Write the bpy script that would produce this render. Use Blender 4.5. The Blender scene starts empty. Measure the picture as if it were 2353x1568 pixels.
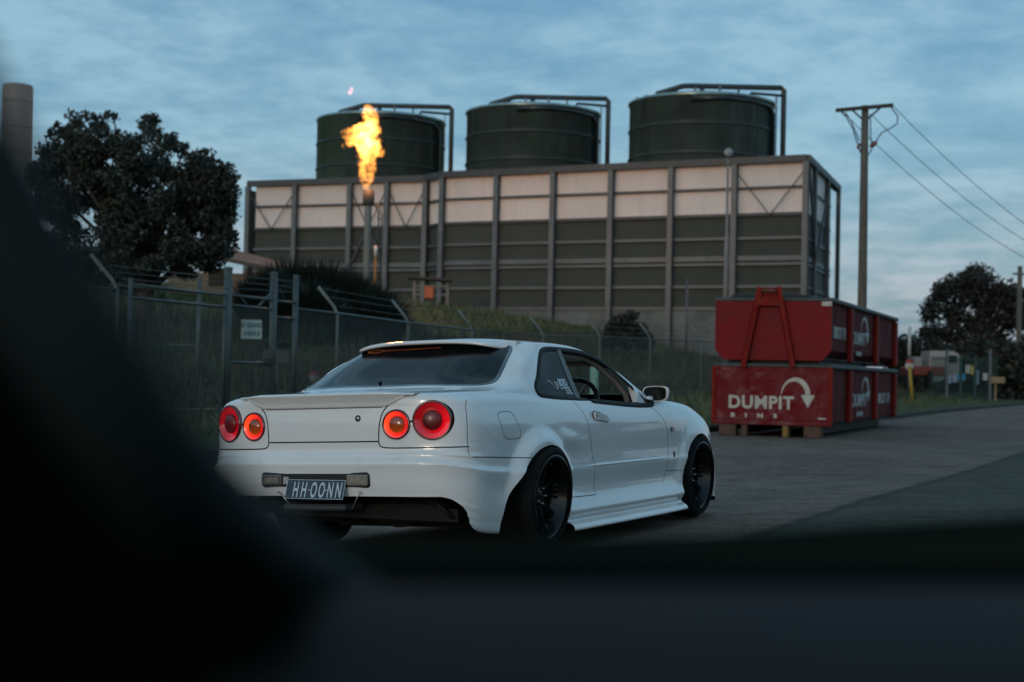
import bpy, bmesh, math, random
import numpy as np
from mathutils import Vector, Matrix
from mathutils.bvhtree import BVHTree
R = math.radians
sc = bpy.context.scene
C = sc.collection
random.seed(7)
rng = np.random.default_rng(11)

# ------------------------------------------------------------------ camera
FPX = 3572.5; CX, CY = 1176.5, 784.0          # focal length and centre, in units of a 2353 px wide frame
pitch, roll = R(1.19), R(1.25)
cp, sp, cr, sr = math.cos(pitch), math.sin(pitch), math.cos(roll), math.sin(roll)
C2W = (np.array([[cr, 0, sr], [0, 1, 0], [-sr, 0, cr]]) @ np.array([[1, 0, 0], [0, cp, sp], [0, -sp, cp]])).T
CAM = np.array([0.0, 0.0, 1.0532])
cam_d = bpy.data.cameras.new('camera'); cam = bpy.data.objects.new('camera', cam_d); C.objects.link(cam)
mw = Matrix.Identity(4)
for i in range(3):
    mw[i][0] = C2W[i, 0]; mw[i][1] = C2W[i, 2]; mw[i][2] = -C2W[i, 1]; mw[i][3] = CAM[i]
cam.matrix_world = mw
cam_d.sensor_width = 36; cam_d.lens = 36 * FPX / 2353.0
cam_d.clip_start = 0.05; cam_d.clip_end = 3000
cam_d.dof.use_dof = True; cam_d.dof.focus_distance = 9.1; cam_d.dof.aperture_fstop = 3.0
sc.camera = cam
# ------------------------------------------------------------------ light
SUN_AZ, SUN_EL = R(205), R(9)
w = bpy.data.worlds.new('World'); sc.world = w; w.use_nodes = True
nt = w.node_tree; N = nt.nodes; L = nt.links; N.clear()
def nd(tree, t, **k):
    n = tree.nodes.new(t)
    for a, b in k.items(): setattr(n, a, b)
    return n
def math_n(tree, op, a, b=None):
    n = tree.nodes.new('ShaderNodeMath'); n.operation = op
    for i, q in enumerate((a, b)):
        if q is None: continue
        if isinstance(q, (int, float)): n.inputs[i].default_value = q
        else: tree.links.new(q, n.inputs[i])
    return n.outputs[0]
def ramp_n(tree, fac, stops):
    n = tree.nodes.new('ShaderNodeValToRGB'); el = n.color_ramp.elements
    el[0].position, el[0].color = stops[0][0], (*stops[0][1], 1)
    el[1].position, el[1].color = stops[-1][0], (*stops[-1][1], 1)
    for p_, c_ in stops[1:-1]:
        e = el.new(p_); e.color = (*c_, 1)
    tree.links.new(fac, n.inputs[0]); return n.outputs[0]
def mix_n(tree, fac, a, b, bt='MIX'):
    n = tree.nodes.new('ShaderNodeMix'); n.data_type = 'RGBA'; n.blend_type = bt
    for i, q in ((0, fac), (6, a), (7, b)):
        if isinstance(q, (int, float)): n.inputs[i].default_value = q
        elif isinstance(q, tuple): n.inputs[i].default_value = (*q, 1)
        else: tree.links.new(q, n.inputs[i])
    return n.outputs[2]
sky = nd(nt, 'ShaderNodeTexSky', sky_type='NISHITA', sun_disc=False, sun_elevation=SUN_EL, sun_rotation=SUN_AZ, air_density=1.3, dust_density=1.5, ozone_density=3.5)
tc = nd(nt, 'ShaderNodeTexCoord'); sep = nd(nt, 'ShaderNodeSeparateXYZ'); L.new(tc.outputs['Generated'], sep.inputs[0])
zz = math_n(nt, 'ADD', math_n(nt, 'MAXIMUM', sep.outputs[2], 0.0), 0.16)
cmb = nd(nt, 'ShaderNodeCombineXYZ')
L.new(math_n(nt, 'DIVIDE', sep.outputs[0], zz), cmb.inputs[0]); L.new(math_n(nt, 'DIVIDE', sep.outputs[1], zz), cmb.inputs[1])
mp = nd(nt, 'ShaderNodeMapping'); L.new(cmb.outputs[0], mp.inputs[0])
mp.inputs['Scale'].default_value = (1.0, 1.0, 1); mp.inputs['Rotation'].default_value = (0, 0, R(14)); mp.inputs['Location'].default_value = (3.1, 7.7, 0)
n1 = nd(nt, 'ShaderNodeTexNoise'); L.new(mp.outputs[0], n1.inputs['Vector'])
n1.inputs['Scale'].default_value = 5.5; n1.inputs['Detail'].default_value = 9; n1.inputs['Roughness'].default_value = .62; n1.inputs['Distortion'].default_value = .15
n2 = nd(nt, 'ShaderNodeTexNoise'); L.new(mp.outputs[0], n2.inputs['Vector'])
n2.inputs['Scale'].default_value = 1.5; n2.inputs['Detail'].default_value = 3
cl = math_n(nt, 'ADD', math_n(nt, 'MULTIPLY', n1.outputs[0], .60), math_n(nt, 'MULTIPLY', n2.outputs[0], .44))
mask = ramp_n(nt, cl, [(.40, (0, 0, 0)), (.50, (.34,) * 3), (.58, (.72,) * 3), (.70, (1, 1, 1))])
# warm tint of the clouds low over the horizon
low = ramp_n(nt, sep.outputs[2], [(0.0, (1, 1, 1)), (.15, (0, 0, 0))])
ccol = mix_n(nt, low, (1.85, 2.95, 3.55), (2.95, 2.62, 2.66))
base = mix_n(nt, .70, sky.outputs[0], (.54, 1.30, 2.12))
skyc = mix_n(nt, math_n(nt, 'MULTIPLY', mask, .80), base, ccol)
# the dusk glow in the west, behind the camera, where the sun has nearly gone
dt = nd(nt, 'ShaderNodeVectorMath', operation='DOT_PRODUCT'); L.new(tc.outputs['Generated'], dt.inputs[0])
dt.inputs[1].default_value = (math.sin(SUN_AZ) * math.cos(SUN_EL), math.cos(SUN_AZ) * math.cos(SUN_EL), math.sin(SUN_EL))
glow = math_n(nt, 'POWER', math_n(nt, 'MAXIMUM', dt.outputs['Value'], 0.0), 5.0)
skyc = mix_n(nt, 1.0, skyc, mix_n(nt, glow, (0, 0, 0), (1.7, 1.55, 1.35)), 'ADD')
bg = nd(nt, 'ShaderNodeBackground'); L.new(skyc, bg.inputs[0]); bg.inputs[1].default_value = .125
wo = nd(nt, 'ShaderNodeOutputWorld'); L.new(bg.outputs[0], wo.inputs[0])
sd = bpy.data.lights.new('sun', 'SUN'); so = bpy.data.objects.new('sun', sd); C.objects.link(so)
sd.energy = .26; sd.angle = R(11); sd.color = (1, .85, .72)
sv = Vector((math.sin(SUN_AZ) * math.cos(SUN_EL), math.cos(SUN_AZ) * math.cos(SUN_EL), math.sin(SUN_EL)))
so.rotation_euler = sv.to_track_quat('Z', 'Y').to_euler(); so.location = sv * 200
sc.view_settings.view_transform = 'Standard'; sc.view_settings.look = 'None'; sc.view_settings.exposure = 0.72; sc.view_settings.gamma = 1

# ------------------------------------------------------------------ helpers
def at(px, py, Y):
    """the world point seen at frame position px,py at forward distance Y"""
    d = C2W @ np.array([(px - CX) / FPX, 1, -(py - CY) / FPX]); return CAM + d * (Y / d[1])
MATS = {}
def wear(m, col, amount=.5, scale=2.5, stretch=(1, 1, 1), lo=.56, hi=.66):
    """dust, scrapes and streaks laid over a painted surface"""
    t = m.node_tree; b = t.nodes['Principled BSDF']; co = t.nodes.new('ShaderNodeTexCoord').outputs['Object']; mp_ = t.nodes.new('ShaderNodeMapping'); t.links.new(co, mp_.inputs[0]); mp_.inputs['Scale'].default_value = stretch
    n = t.nodes.new('ShaderNodeTexNoise'); t.links.new(mp_.outputs[0], n.inputs['Vector']); n.inputs['Scale'].default_value = scale; n.inputs['Detail'].default_value = 9; n.inputs['Roughness'].default_value = .72; n.inputs['Distortion'].default_value = .6
    f = ramp_n(t, n.outputs[0], [(lo, (0, 0, 0)), (hi, (amount,) * 3)]); src = b.inputs['Base Color'].links[0].from_socket if b.inputs['Base Color'].links else tuple(b.inputs['Base Color'].default_value)[:3]
    t.links.new(mix_n(t, f, src, col), b.inputs['Base Color']); return m
def mat(name, col, rough=.6, metal=0., coat=0., var=0., vscale=3., bump=0., bscale=30., spec=.5, emis=None, es=0., alpha=None, ior=None, col2=None, stretch=None, coatr=.05):
    if name in MATS: return MATS[name]
    m = bpy.data.materials.new(name); m.use_nodes = True; t = m.node_tree; b = t.nodes['Principled BSDF']
    b.inputs['Base Color'].default_value = (*col, 1); b.inputs['Roughness'].default_value = rough; b.inputs['Metallic'].default_value = metal
    b.inputs['Coat Weight'].default_value = coat; b.inputs['Coat Roughness'].default_value = coatr; b.inputs['Specular IOR Level'].default_value = spec
    co = t.nodes.new('ShaderNodeTexCoord').outputs['Object']
    if stretch:
        mpp = t.nodes.new('ShaderNodeMapping'); t.links.new(co, mpp.inputs[0]); mpp.inputs['Scale'].default_value = stretch; co = mpp.outputs[0]
    if var or col2:
        n = t.nodes.new('ShaderNodeTexNoise'); t.links.new(co, n.inputs['Vector']); n.inputs['Scale'].default_value = vscale; n.inputs['Detail'].default_value = 6; n.inputs['Roughness'].default_value = .65
        c2 = col2 or tuple(c * (1 - var) for c in col); c1 = col if col2 else tuple(min(1, c * (1 + var)) for c in col)
        o = ramp_n(t, n.outputs[0], [(.33, c2), (.67, c1)]); t.links.new(o, b.inputs['Base Color'])
        ro = math_n(t, 'ADD', math_n(t, 'MULTIPLY', n.outputs[0], .25 * rough), rough * .87); t.links.new(ro, b.inputs['Roughness'])
    if bump:
        n = t.nodes.new('ShaderNodeTexNoise'); t.links.new(co, n.inputs['Vector']); n.inputs['Scale'].default_value = bscale; n.inputs['Detail'].default_value = 5
        bm_ = t.nodes.new('ShaderNodeBump'); bm_.inputs['Strength'].default_value = bump; bm_.inputs['Distance'].default_value = .02; t.links.new(n.outputs[0], bm_.inputs['Height']); t.links.new(bm_.outputs[0], b.inputs['Normal'])
    if emis: b.inputs['Emission Color'].default_value = (*emis, 1); b.inputs['Emission Strength'].default_value = es
    if ior: b.inputs['IOR'].default_value = ior
    if alpha is not None: b.inputs['Alpha'].default_value = alpha
    MATS[name] = m; return m
class MB:
    def __init__(s): s.v = []; s.f = []; s.sm = []
    def add(s, vs, fs, smooth=False):
        o = len(s.v); s.v += [tuple(float(c) for c in p) for p in vs]; s.f += [tuple(i + o for i in f) for f in fs]; s.sm += [smooth] * len(fs); return s
    def box(s, c, d, rz=0., bev=0., M=None):
        x, y, z = (q / 2 for q in d)
        if bev:
            b = bev; vs = []
            for sx in (-1, 1):
                for sy in (-1, 1):
                    for sz in (-1, 1): vs += [(sx * x, sy * (y - b), sz * (z - b)), (sx * (x - b), sy * y, sz * (z - b)), (sx * (x - b), sy * (y - b), sz * z)]
            bm = bmesh.new(); [bm.verts.new(v) for v in vs]; bmesh.ops.convex_hull(bm, input=bm.verts[:]); bm.verts.index_update()
            vs = [v.co[:] for v in bm.verts]; fs = [tuple(v.index for v in f.verts) for f in bm.faces]; bm.free()
        else:
            vs = [(a, b_, c_) for a in (-x, x) for b_ in (-y, y) for c_ in (-z, z)]
            fs = [(0, 1, 3, 2), (4, 6, 7, 5), (0, 4, 5, 1), (2, 3, 7, 6), (0, 2, 6, 4), (1, 5, 7, 3)]
        T = Matrix.Translation(c) @ Matrix.Rotation(rz, 4, 'Z')
        if M is not None: T = M @ T
        return s.add([(T @ Vector(v))[:] for v in vs], fs)
    def beam(s, a, b, wx, wz, up=(0, 0, 1)):
        a = Vector(a); b = Vector(b); d = (b - a); Ln = d.length; d.normalize(); u = Vector(up)
        if abs(d.dot(u)) > .98: u = Vector((1, 0, 0)) if abs(d.x) < .9 else Vector((0, 1, 0))
        x = d.cross(u).normalized(); y = x.cross(d)
        vs = [(p + x * i * wx / 2 + y * j * wz / 2)[:] for p in (a, b) for i, j in ((-1, -1), (1, -1), (1, 1), (-1, 1))]
        return s.add(vs, [(0, 1, 2, 3), (7, 6, 5, 4), (0, 4, 5, 1), (1, 5, 6, 2), (2, 6, 7, 3), (3, 7, 4, 0)])
    def tube(s, pts, r, n=8, cap=True, smooth=True):
        pts = [Vector(p) for p in pts]; rr = r if hasattr(r, '__len__') else [r] * len(pts); vs = []; pu = None
        for i, p in enumerate(pts):
            t = (pts[min(i + 1, len(pts) - 1)] - pts[max(i - 1, 0)]).normalized()
            if pu is None: pu = t.cross(Vector((0, 0, 1)) if abs(t.z) < .9 else Vector((1, 0, 0))).normalized()
            u = (pu - t * pu.dot(t)).normalized(); pu = u; q = t.cross(u)
            for k in range(n):
                a = 2 * math.pi * k / n; vs.append((p + (u * math.cos(a) + q * math.sin(a)) * rr[i])[:])
        m = len(pts); fs = [(i * n + k, i * n + (k + 1) % n, (i + 1) * n + (k + 1) % n, (i + 1) * n + k) for i in range(m - 1) for k in range(n)]
        s.add(vs, fs, smooth)
        if cap: s.f += []; o = len(s.v) - len(vs); s.f += [tuple(o + k for k in range(n))[::-1], tuple(o + (m - 1) * n + k for k in range(n))]; s.sm += [False, False]
        return s
    def lathe(s, prof, M=None, n=32, smooth=True, a0=0., a1=2 * math.pi):
        """prof: (r, h) pairs turned about local Z"""
        full = abs(a1 - a0 - 2 * math.pi) < 1e-6; k = n if full else n + 1; vs = []
        for r_, h in prof:
            for i in range(k):
                a = a0 + (a1 - a0) * i / n; v = Vector((r_ * math.cos(a), r_ * math.sin(a), h)); vs.append(((M @ v) if M is not None else v)[:])
        fs = [(j * k + i, j * k + (i + 1) % k, (j + 1) * k + (i + 1) % k, (j + 1) * k + i) for j in range(len(prof) - 1) for i in range(n)]
        return s.add(vs, fs, smooth)
    def prism(s, poly, h, M=None):
        """poly in local XY, extruded along local Z by h"""
        n = len(poly); vs = [(x, y, 0) for x, y in poly] + [(x, y, h) for x, y in poly]
        if M is not None: vs = [(M @ Vector(v))[:] for v in vs]
        return s.add(vs, [tuple(range(n))[::-1], tuple(range(n, 2 * n))] + [(i, (i + 1) % n, n + (i + 1) % n, n + i) for i in range(n)])
    def build(s, name, m, parent=None, bevel=0.):
        me = bpy.data.meshes.new(name); me.from_pydata(s.v, [], s.f); me.materials.append(m)
        me.polygons.foreach_set('use_smooth', s.sm)
        bm = bmesh.new(); bm.from_mesh(me); bmesh.ops.recalc_face_normals(bm, faces=bm.faces)
        if bevel: bmesh.ops.bevel(bm, geom=bm.edges[:], offset=bevel, segments=2, affect='EDGES', clamp_overlap=True)
        bm.to_mesh(me); bm.free(); me.update()
        o = bpy.data.objects.new(name, me); C.objects.link(o)
        if parent: o.parent = parent
        return o
def tag(o, label=None, cat=None, group=None, kind=None):
    for k_, v_ in (('label', label), ('category', cat), ('group', group), ('kind', kind)):
        if v_: o[k_] = v_
    return o
def empty(name, loc=(0, 0, 0), label=None, cat=None, group=None, rz=0.):
    o = bpy.data.objects.new(name, None); o.empty_display_size = .2; o.location = loc; o.rotation_euler = (0, 0, rz); C.objects.link(o); return tag(o, label, cat, group)
def copy_tree(o, parent=None):
    c = o.copy(); C.objects.link(c)
    if parent: c.parent = parent
    for ch in list(o.children): copy_tree(ch, c)
    return c
def text_mesh(txt, size, M, name, m, parent=None, bold=0., depth=.004, sx=1., spacing=1., align='CENTER'):
    cu = bpy.data.curves.new(name, 'FONT'); cu.body = txt; cu.size = size; cu.offset = bold; cu.extrude = depth; cu.align_x = align; cu.space_character = spacing; cu.resolution_u = 4
    o = bpy.data.objects.new(name, cu); C.objects.link(o); bpy.context.view_layer.update()
    me = bpy.data.meshes.new_from_object(o.evaluated_get(bpy.context.evaluated_depsgraph_get())); C.objects.unlink(o); bpy.data.objects.remove(o)
    me.transform(M @ Matrix.Diagonal((sx, 1, 1, 1))); me.materials.clear(); me.materials.append(m); me.name = name
    o = bpy.data.objects.new(name, me); C.objects.link(o)
    if parent: o.parent = parent
    return o
def sstep(a, b, x):
    t = np.clip((x - a) / (b - a), 0, 1); return t * t * (3 - 2 * t)
def frame(o, x, y, z=None):
    x = Vector(x).normalized(); y = Vector(y); z = x.cross(y).normalized(); y = z.cross(x)
    M = Matrix.Identity(4)
    for i in range(3): M[i][0] = x[i]; M[i][1] = y[i]; M[i][2] = z[i]; M[i][3] = o[i]
    return M
# ------------------------------------------------------------------ ground, kerb, road
CARR = np.array([[0.45079399, -0.89159381, -0.04295632], [0.89262706, 0.45020086, 0.02315415], [-0.00130513, -0.04878173, 0.99880861]])
CART = np.array([-0.51594704, 9.28799789, 0.0])
KERB = [(-40, -60), (-14.5, -5), (-7.5, 9), (3.6, 32.0), (7.4, 42), (11.3, 46), (26.8, 81), (60, 150), (200, 420)]
FENCE = [(-40, -40), (-12.5, 9), (-6.17, 24), (-3.64, 32.3), (-2.51, 37.4), (-1.1, 42.5), (.93, 46.9), (2.9, 51.5), (4.84, 54.5), (7, 57.5), (11, 62.5), (16, 68), (60, 135), (200, 350)]
def sdist(poly, X, Y):
    """distance to a polyline, positive on its left"""
    best = np.full(X.shape, 1e9); sg = np.ones(X.shape)
    for (ax, ay), (bx, by) in zip(poly[:-1], poly[1:]):
        dx, dy = bx - ax, by - ay; t = np.clip(((X - ax) * dx + (Y - ay) * dy) / (dx * dx + dy * dy), 0, 1)
        qx, qy = ax + t * dx, ay + t * dy; d = np.hypot(X - qx, Y - qy); s = np.sign(dx * (Y - ay) - dy * (X - ax)); u = d < best
        best = np.where(u, d, best); sg = np.where(u, s, sg)
    return best * sg
def dip(X, Y): return -.14 * np.exp(-((X - 6.5)**2 + (Y - 35.0)**2) / 190.0)
def road_z(X, Y):
    X = np.asarray(X, float); Y = np.asarray(Y, float)
    zp = -(CARR[0, 2] * (X - CART[0]) + CARR[1, 2] * (Y - CART[1])) / CARR[2, 2]
    return (1 - sstep(3.0, 12.0, np.hypot(X - CART[0] - .6, Y - CART[1] - 1.2))) * zp + dip(X, Y)
def ground_z(X, Y):
    X = np.asarray(X, float); Y = np.asarray(Y, float)
    s = sdist(KERB, X, Y); f = sdist(FENCE, X, Y)
    top = np.interp(X, [-30, -14, -4, 6, 15, 20, 34], [4.2, 4.3, 4.25, 3.75, 3.05, 1.3, .5])
    emb = top * sstep(-1.0, 27.0, f) ** .8 + .12 * np.sin(X * .9 + Y * .5) * sstep(1, 4, f) * (1 - sstep(18, 26, f))
    verge = .13 + .02 * np.clip(s, 0, 8) + dip(X, Y) * (1 - sstep(0, 9, s))
    z = np.where(s > .85, verge + emb, -.55)
    return z
def gz(x, y): return max(-.02, float(ground_z(np.array(x), np.array(y))))
def grid_mesh(xs, ys, zf, name, m):
    X, Y = np.meshgrid(xs, ys); Z = zf(X, Y); nx, ny = len(xs), len(ys)
    vs = np.stack([X.ravel(), Y.ravel(), Z.ravel()], 1).tolist()
    fs = [(j * nx + i, j * nx + i + 1, (j + 1) * nx + i + 1, (j + 1) * nx + i) for j in range(ny - 1) for i in range(nx - 1)]
    b = MB(); b.v = vs; b.f = fs; b.sm = [True] * len(fs); return b.build(name, m)
xs = np.r_[-900, -500, -250, -120, np.arange(-70, 70, .75), 100, 160, 300, 550, 900]
ys = np.r_[-400, -150, -60, np.arange(-25, 130, .75), 150, 200, 300, 500, 900, 1600]
# grass / dirt ground
mg = mat('grass_ground', (.052, .082, .022), .95, spec=.1, var=.0, vscale=.5, bump=.9, bscale=2.2, col2=(.055, .048, .028))
tag(grid_mesh(xs, ys, ground_z, 'ground', mg), kind='structure')
# asphalt
ma = bpy.data.materials.new('asphalt'); ma.use_nodes = True; t = ma.node_tree; b = t.nodes['Principled BSDF']
co = t.nodes.new('ShaderNodeTexCoord').outputs['Object']
na = nd(t, 'ShaderNodeTexNoise'); t.links.new(co, na.inputs['Vector']); na.inputs['Scale'].default_value = 60; na.inputs['Detail'].default_value = 4
nb = nd(t, 'ShaderNodeTexNoise'); t.links.new(co, nb.inputs['Vector']); nb.inputs['Scale'].default_value = .35; nb.inputs['Detail'].default_value = 5
c1 = ramp_n(t, nb.outputs[0], [(.35, (.128, .100, .078)), (.65, (.165, .130, .104))])
c1 = mix_n(t, 1.0, c1, ramp_n(t, na.outputs[0], [(.35, (.72,) * 3), (.65, (1.3,) * 3)]), 'MULTIPLY')
# a newer, darker surface joins along a straight seam on the right; its edge is slightly ragged
def on_ground(px, py): d_ = at(px, py, 1) - CAM; return CAM - d_ * (CAM[2] / d_[2])
e0, e1 = on_ground(1895, 1192), on_ground(2353, 1026); dx_, dy_ = e1[0] - e0[0], e1[1] - e0[1]; l_ = math.hypot(dx_, dy_)
sp3 = nd(t, 'ShaderNodeSeparateXYZ'); t.links.new(co, sp3.inputs[0])
sd_ = math_n(t, 'ADD', math_n(t, 'MULTIPLY', math_n(t, 'SUBTRACT', sp3.outputs[0], float(e0[0])), float(dy_ / l_)), math_n(t, 'MULTIPLY', math_n(t, 'SUBTRACT', sp3.outputs[1], float(e0[1])), float(-dx_ / l_)))
nj = nd(t, 'ShaderNodeTexNoise'); t.links.new(co, nj.inputs['Vector']); nj.inputs['Scale'].default_value = 5; nj.inputs['Detail'].default_value = 4
sd_ = math_n(t, 'ADD', sd_, math_n(t, 'MULTIPLY', math_n(t, 'SUBTRACT', nj.outputs[0], .5), .16))
msk = ramp_n(t, math_n(t, 'ADD', math_n(t, 'MULTIPLY', sd_, 8.0), .5), [(0, (0, 0, 0)), (1, (1, 1, 1))])
seamline = ramp_n(t, math_n(t, 'ABSOLUTE', math_n(t, 'ADD', sd_, -.06)), [(0, (.55,) * 3), (.09, (1, 1, 1))])
vo = nd(t, 'ShaderNodeTexVoronoi', feature='DISTANCE_TO_EDGE'); mpv = nd(t, 'ShaderNodeMapping'); t.links.new(co, mpv.inputs[0]); mpv.inputs['Scale'].default_value = (.22, .30, 1); wob = nd(t, 'ShaderNodeTexNoise'); t.links.new(co, wob.inputs['Vector']); wob.inputs['Scale'].default_value = 1.2
vm = nd(t, 'ShaderNodeVectorMath', operation='ADD'); vm2 = nd(t, 'ShaderNodeVectorMath', operation='SCALE'); t.links.new(wob.outputs[1], vm2.inputs[0]); vm2.inputs['Scale'].default_value = .5; t.links.new(mpv.outputs[0], vm.inputs[0]); t.links.new(vm2.outputs[0], vm.inputs[1]); t.links.new(vm.outputs[0], vo.inputs['Vector'])
crack = ramp_n(t, vo.outputs['Distance'], [(0, (.45,) * 3), (.012, (1, 1, 1))])
nc = nd(t, 'ShaderNodeTexNoise'); t.links.new(co, nc.inputs['Vector']); nc.inputs['Scale'].default_value = 1.7; nc.inputs['Detail'].default_value = 6; nc.inputs['Roughness'].default_value = .7
blot = ramp_n(t, nc.outputs[0], [(.34, (.66,) * 3), (.52, (1.0,) * 3), (.68, (1.25,) * 3)])
ng = nd(t, 'ShaderNodeTexNoise'); t.links.new(co, ng.inputs['Vector']); ng.inputs['Scale'].default_value = 14; ng.inputs['Detail'].default_value = 6; ng.inputs['Roughness'].default_value = .8
grain = ramp_n(t, ng.outputs[0], [(.36, (.6,) * 3), (.64, (1.4,) * 3)])
c1 = mix_n(t, msk, c1, mix_n(t, .85, c1, (.044, .054, .044)))
for q_ in (crack, blot, grain, seamline): c1 = mix_n(t, 1.0, c1, q_, 'MULTIPLY')
t.links.new(c1, b.inputs['Base Color']); b.inputs['Roughness'].default_value = .92; b.inputs['Specular IOR Level'].default_value = .15
bb = nd(t, 'ShaderNodeBump'); bb.inputs['Strength'].default_value = .5; bb.inputs['Distance'].default_value = .01; t.links.new(na.outputs[0], bb.inputs['Height']); t.links.new(bb.outputs[0], b.inputs['Normal'])
# road: strips running along the kerb line, then a wide sheet to the right
def along(poly, step):
    out = []
    for (ax, ay), (bx, by) in zip(poly[:-1], poly[1:]):
        n = max(1, int(math.hypot(bx - ax, by - ay) / step)); out += [(ax + (bx - ax) * i / n, ay + (by - ay) * i / n) for i in range(n)]
    return out + [poly[-1]]
KL = along(KERB, .8)
def normals(P):
    o = []
    for i in range(len(P)):
        a = P[max(0, i - 1)]; b_ = P[min(len(P) - 1, i + 1)]; dx, dy = b_[0] - a[0], b_[1] - a[1]; l = math.hypot(dx, dy); o.append((dy / l, -dx / l))
    return o
KN = normals(KL)
offs = [0, .4, .8, 1.4, 2, 2.7, 3.5, 4.3, 5.1, 5.9, 6.7, 7.5, 8.3, 9.1, 9.9, 10.7, 11.5, 12.5, 13.5, 14.5, 16, 18, 22, 30, 60, 200]
vs = []; 
for (x, y), (nx_, ny_) in zip(KL, KN):
    for o_ in offs:
        X, Y = x + nx_ * o_, y + ny_ * o_; vs.append((X, Y, float(road_z(X, Y))))
k = len(offs); b = MB(); b.add(vs, [(i * k + j, i * k + j + 1, (i + 1) * k + j + 1, (i + 1) * k + j) for i in range(len(KL) - 1) for j in range(k - 1)], True)
tag(b.build('road', ma), kind='structure')
# the verge: a strip of grass running along the back of the kerb
vs = []; vo_ = (.15, .35, .7, 1.1, 1.6, 2.1)
for (x, y), (nx_, ny_) in zip(KL, KN):
    for j, o_ in enumerate(vo_):
        X_, Y_ = x - nx_ * o_, y - ny_ * o_; s_ = float(sdist(KERB, np.array(X_), np.array(Y_))); zg = .13 + .02 * s_ + float(dip(X_, Y_)) * (1 - float(sstep(0, 9, s_))); f_ = float(sdist(FENCE, np.array(X_), np.array(Y_)))
        if f_ > -1: zg = max(zg, float(ground_z(np.array(X_), np.array(Y_))))
        vs.append((X_, Y_, zg + (.012 if j < 5 else -.06)))
b = MB(); b.add(vs, [(i * 6 + j, i * 6 + j + 1, (i + 1) * 6 + j + 1, (i + 1) * 6 + j) for i in range(len(KL) - 1) for j in range(5)], True)
tag(b.build('verge', mg), kind='structure')
# kerb
mk = mat('kerb_concrete', (.075, .070, .058), .9, var=.35, spec=.1, vscale=3)
b = MB(); vs = []
for (x, y), (nx_, ny_) in zip(KL, KN):
    for o_, z_ in ((.02, -.5), (0, .11), (-.03, .14), (-.16, .145), (-.18, -.3)):
        vs.append((x + nx_ * o_, y + ny_ * o_, float(dip(x, y)) + z_))
b.add(vs, [(i * 5 + j, i * 5 + j + 1, (i + 1) * 5 + j + 1, (i + 1) * 5 + j) for i in range(len(KL) - 1) for j in range(4)])
tag(b.build('kerb', mk), kind='structure')
# ------------------------------------------------------------------ the white coupe
# car space: x forward from the rear axle, y half width outwards, z up from the road
def pchip(xk, yk, x):
    xk = np.asarray(xk, float); yk = np.asarray(yk, float); h = np.diff(xk); d = np.diff(yk, axis=0) / h[:, None]; m = np.zeros_like(yk)
    for i in range(1, len(xk) - 1):
        w1, w2 = 2 * h[i] + h[i - 1], h[i] + 2 * h[i - 1]; a, b_ = d[i - 1], d[i]
        ok = a * b_ > 0; m[i] = np.where(ok, (w1 + w2) / (w1 / np.where(ok, a, 1) + w2 / np.where(ok, b_, 1)), 0)
        # let gently turning curves keep a centred slope, so that highlights do not kink
        c = (a * h[i] + b_ * h[i - 1]) / (h[i] + h[i - 1]); lim = 3 * np.minimum(abs(a), abs(b_)); m[i] = np.where(ok, np.sign(c) * np.minimum(abs(c), lim), .35 * c)
    m[0], m[-1] = d[0], d[-1]
    i = np.clip(np.searchsorted(xk, x) - 1, 0, len(xk) - 2); t = ((x - xk[i]) / h[i])[:, None]; hh = h[i][:, None]
    return (2 * t**3 - 3 * t**2 + 1) * yk[i] + (t**3 - 2 * t**2 + t) * hh * m[i] + (-2 * t**3 + 3 * t**2) * yk[i + 1] + (t**3 - t**2) * hh * m[i + 1]
# plan outline of the lower body
BASE = np.array([(-1.04, 0), (-1.038, .22), (-1.024, .43), (-.992, .63), (-.945, .745), (-.885, .808), (-.78, .838), (-.60, .846), (-.35, .848), (0, .85), (.35, .848), (.65, .848), (1.1, .850), (1.55, .846), (1.95, .840), (2.3, .832), (2.665, .822), (2.98, .785), (3.14, .72), (3.26, .61), (3.36, .40), (3.42, 0)])
NS = len(BASE); LAMPS = ((.652, .767, .104), (.457, .748, .079))
T_ = np.gradient(BASE, axis=0); T_ /= np.linalg.norm(T_, axis=1)[:, None]; NRM = np.stack([-T_[:, 1], T_[:, 0]], 1); NRM[0] = (-1, 0); NRM[-1] = (1, 0); 
WR = np.array([1, 1, 1, .97, .85, .65, .45, .30, .18, .06] + [0] * 12); WF = np.array([0] * 15 + [.1, .3, .6, .85, 1, 1, 1])
#        rear: outward offset, z        side: offset, z       front: offset, z
LV = [((-.20, .26), (-.25, .115), (-.3, .12)), ((-.02, .272), (.048, .094), (-.01, .12)), ((.00, .29), (.042, .124), (-.005, .15)),
      ((.010, .325), (-.006, .156), (.025, .19)), ((.020, .372), (.026, .205), (.02, .26)), ((.030, .43), (-.004, .272), (.02, .33)),
      ((.036, .50), (-.016, .345), (.02, .40)), ((.042, .546), (.002, .447), (.015, .46)), ((.014, .578), (-.002, .476), (.01, .49)),
      ((.012, .589), (-.004, .55), (.0, .53)), ((-.003, .613), (.0, .63), (-.01, .58)), ((-.003, .70), (.0, .70), (-.03, .62)),
      ((-.005, .77), (-.012, .765), (-.07, .655)), ((-.010, .832), (-.036, .818), (-.12, .68)), ((-.012, .880), (-.062, .858), (-.18, .70))]
U = {}   # upper rows, from the shoulder (15) to the spine (22)
U[0] = [(-1.0, 0, .912), (-.72, 0, .930), (-.43, 0, .952), (-.15, 0, 1.095), (.14, 0, 1.225), (.21, 0, 1.243), (.38, 0, 1.252), (.5, 0, 1.256)]
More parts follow.
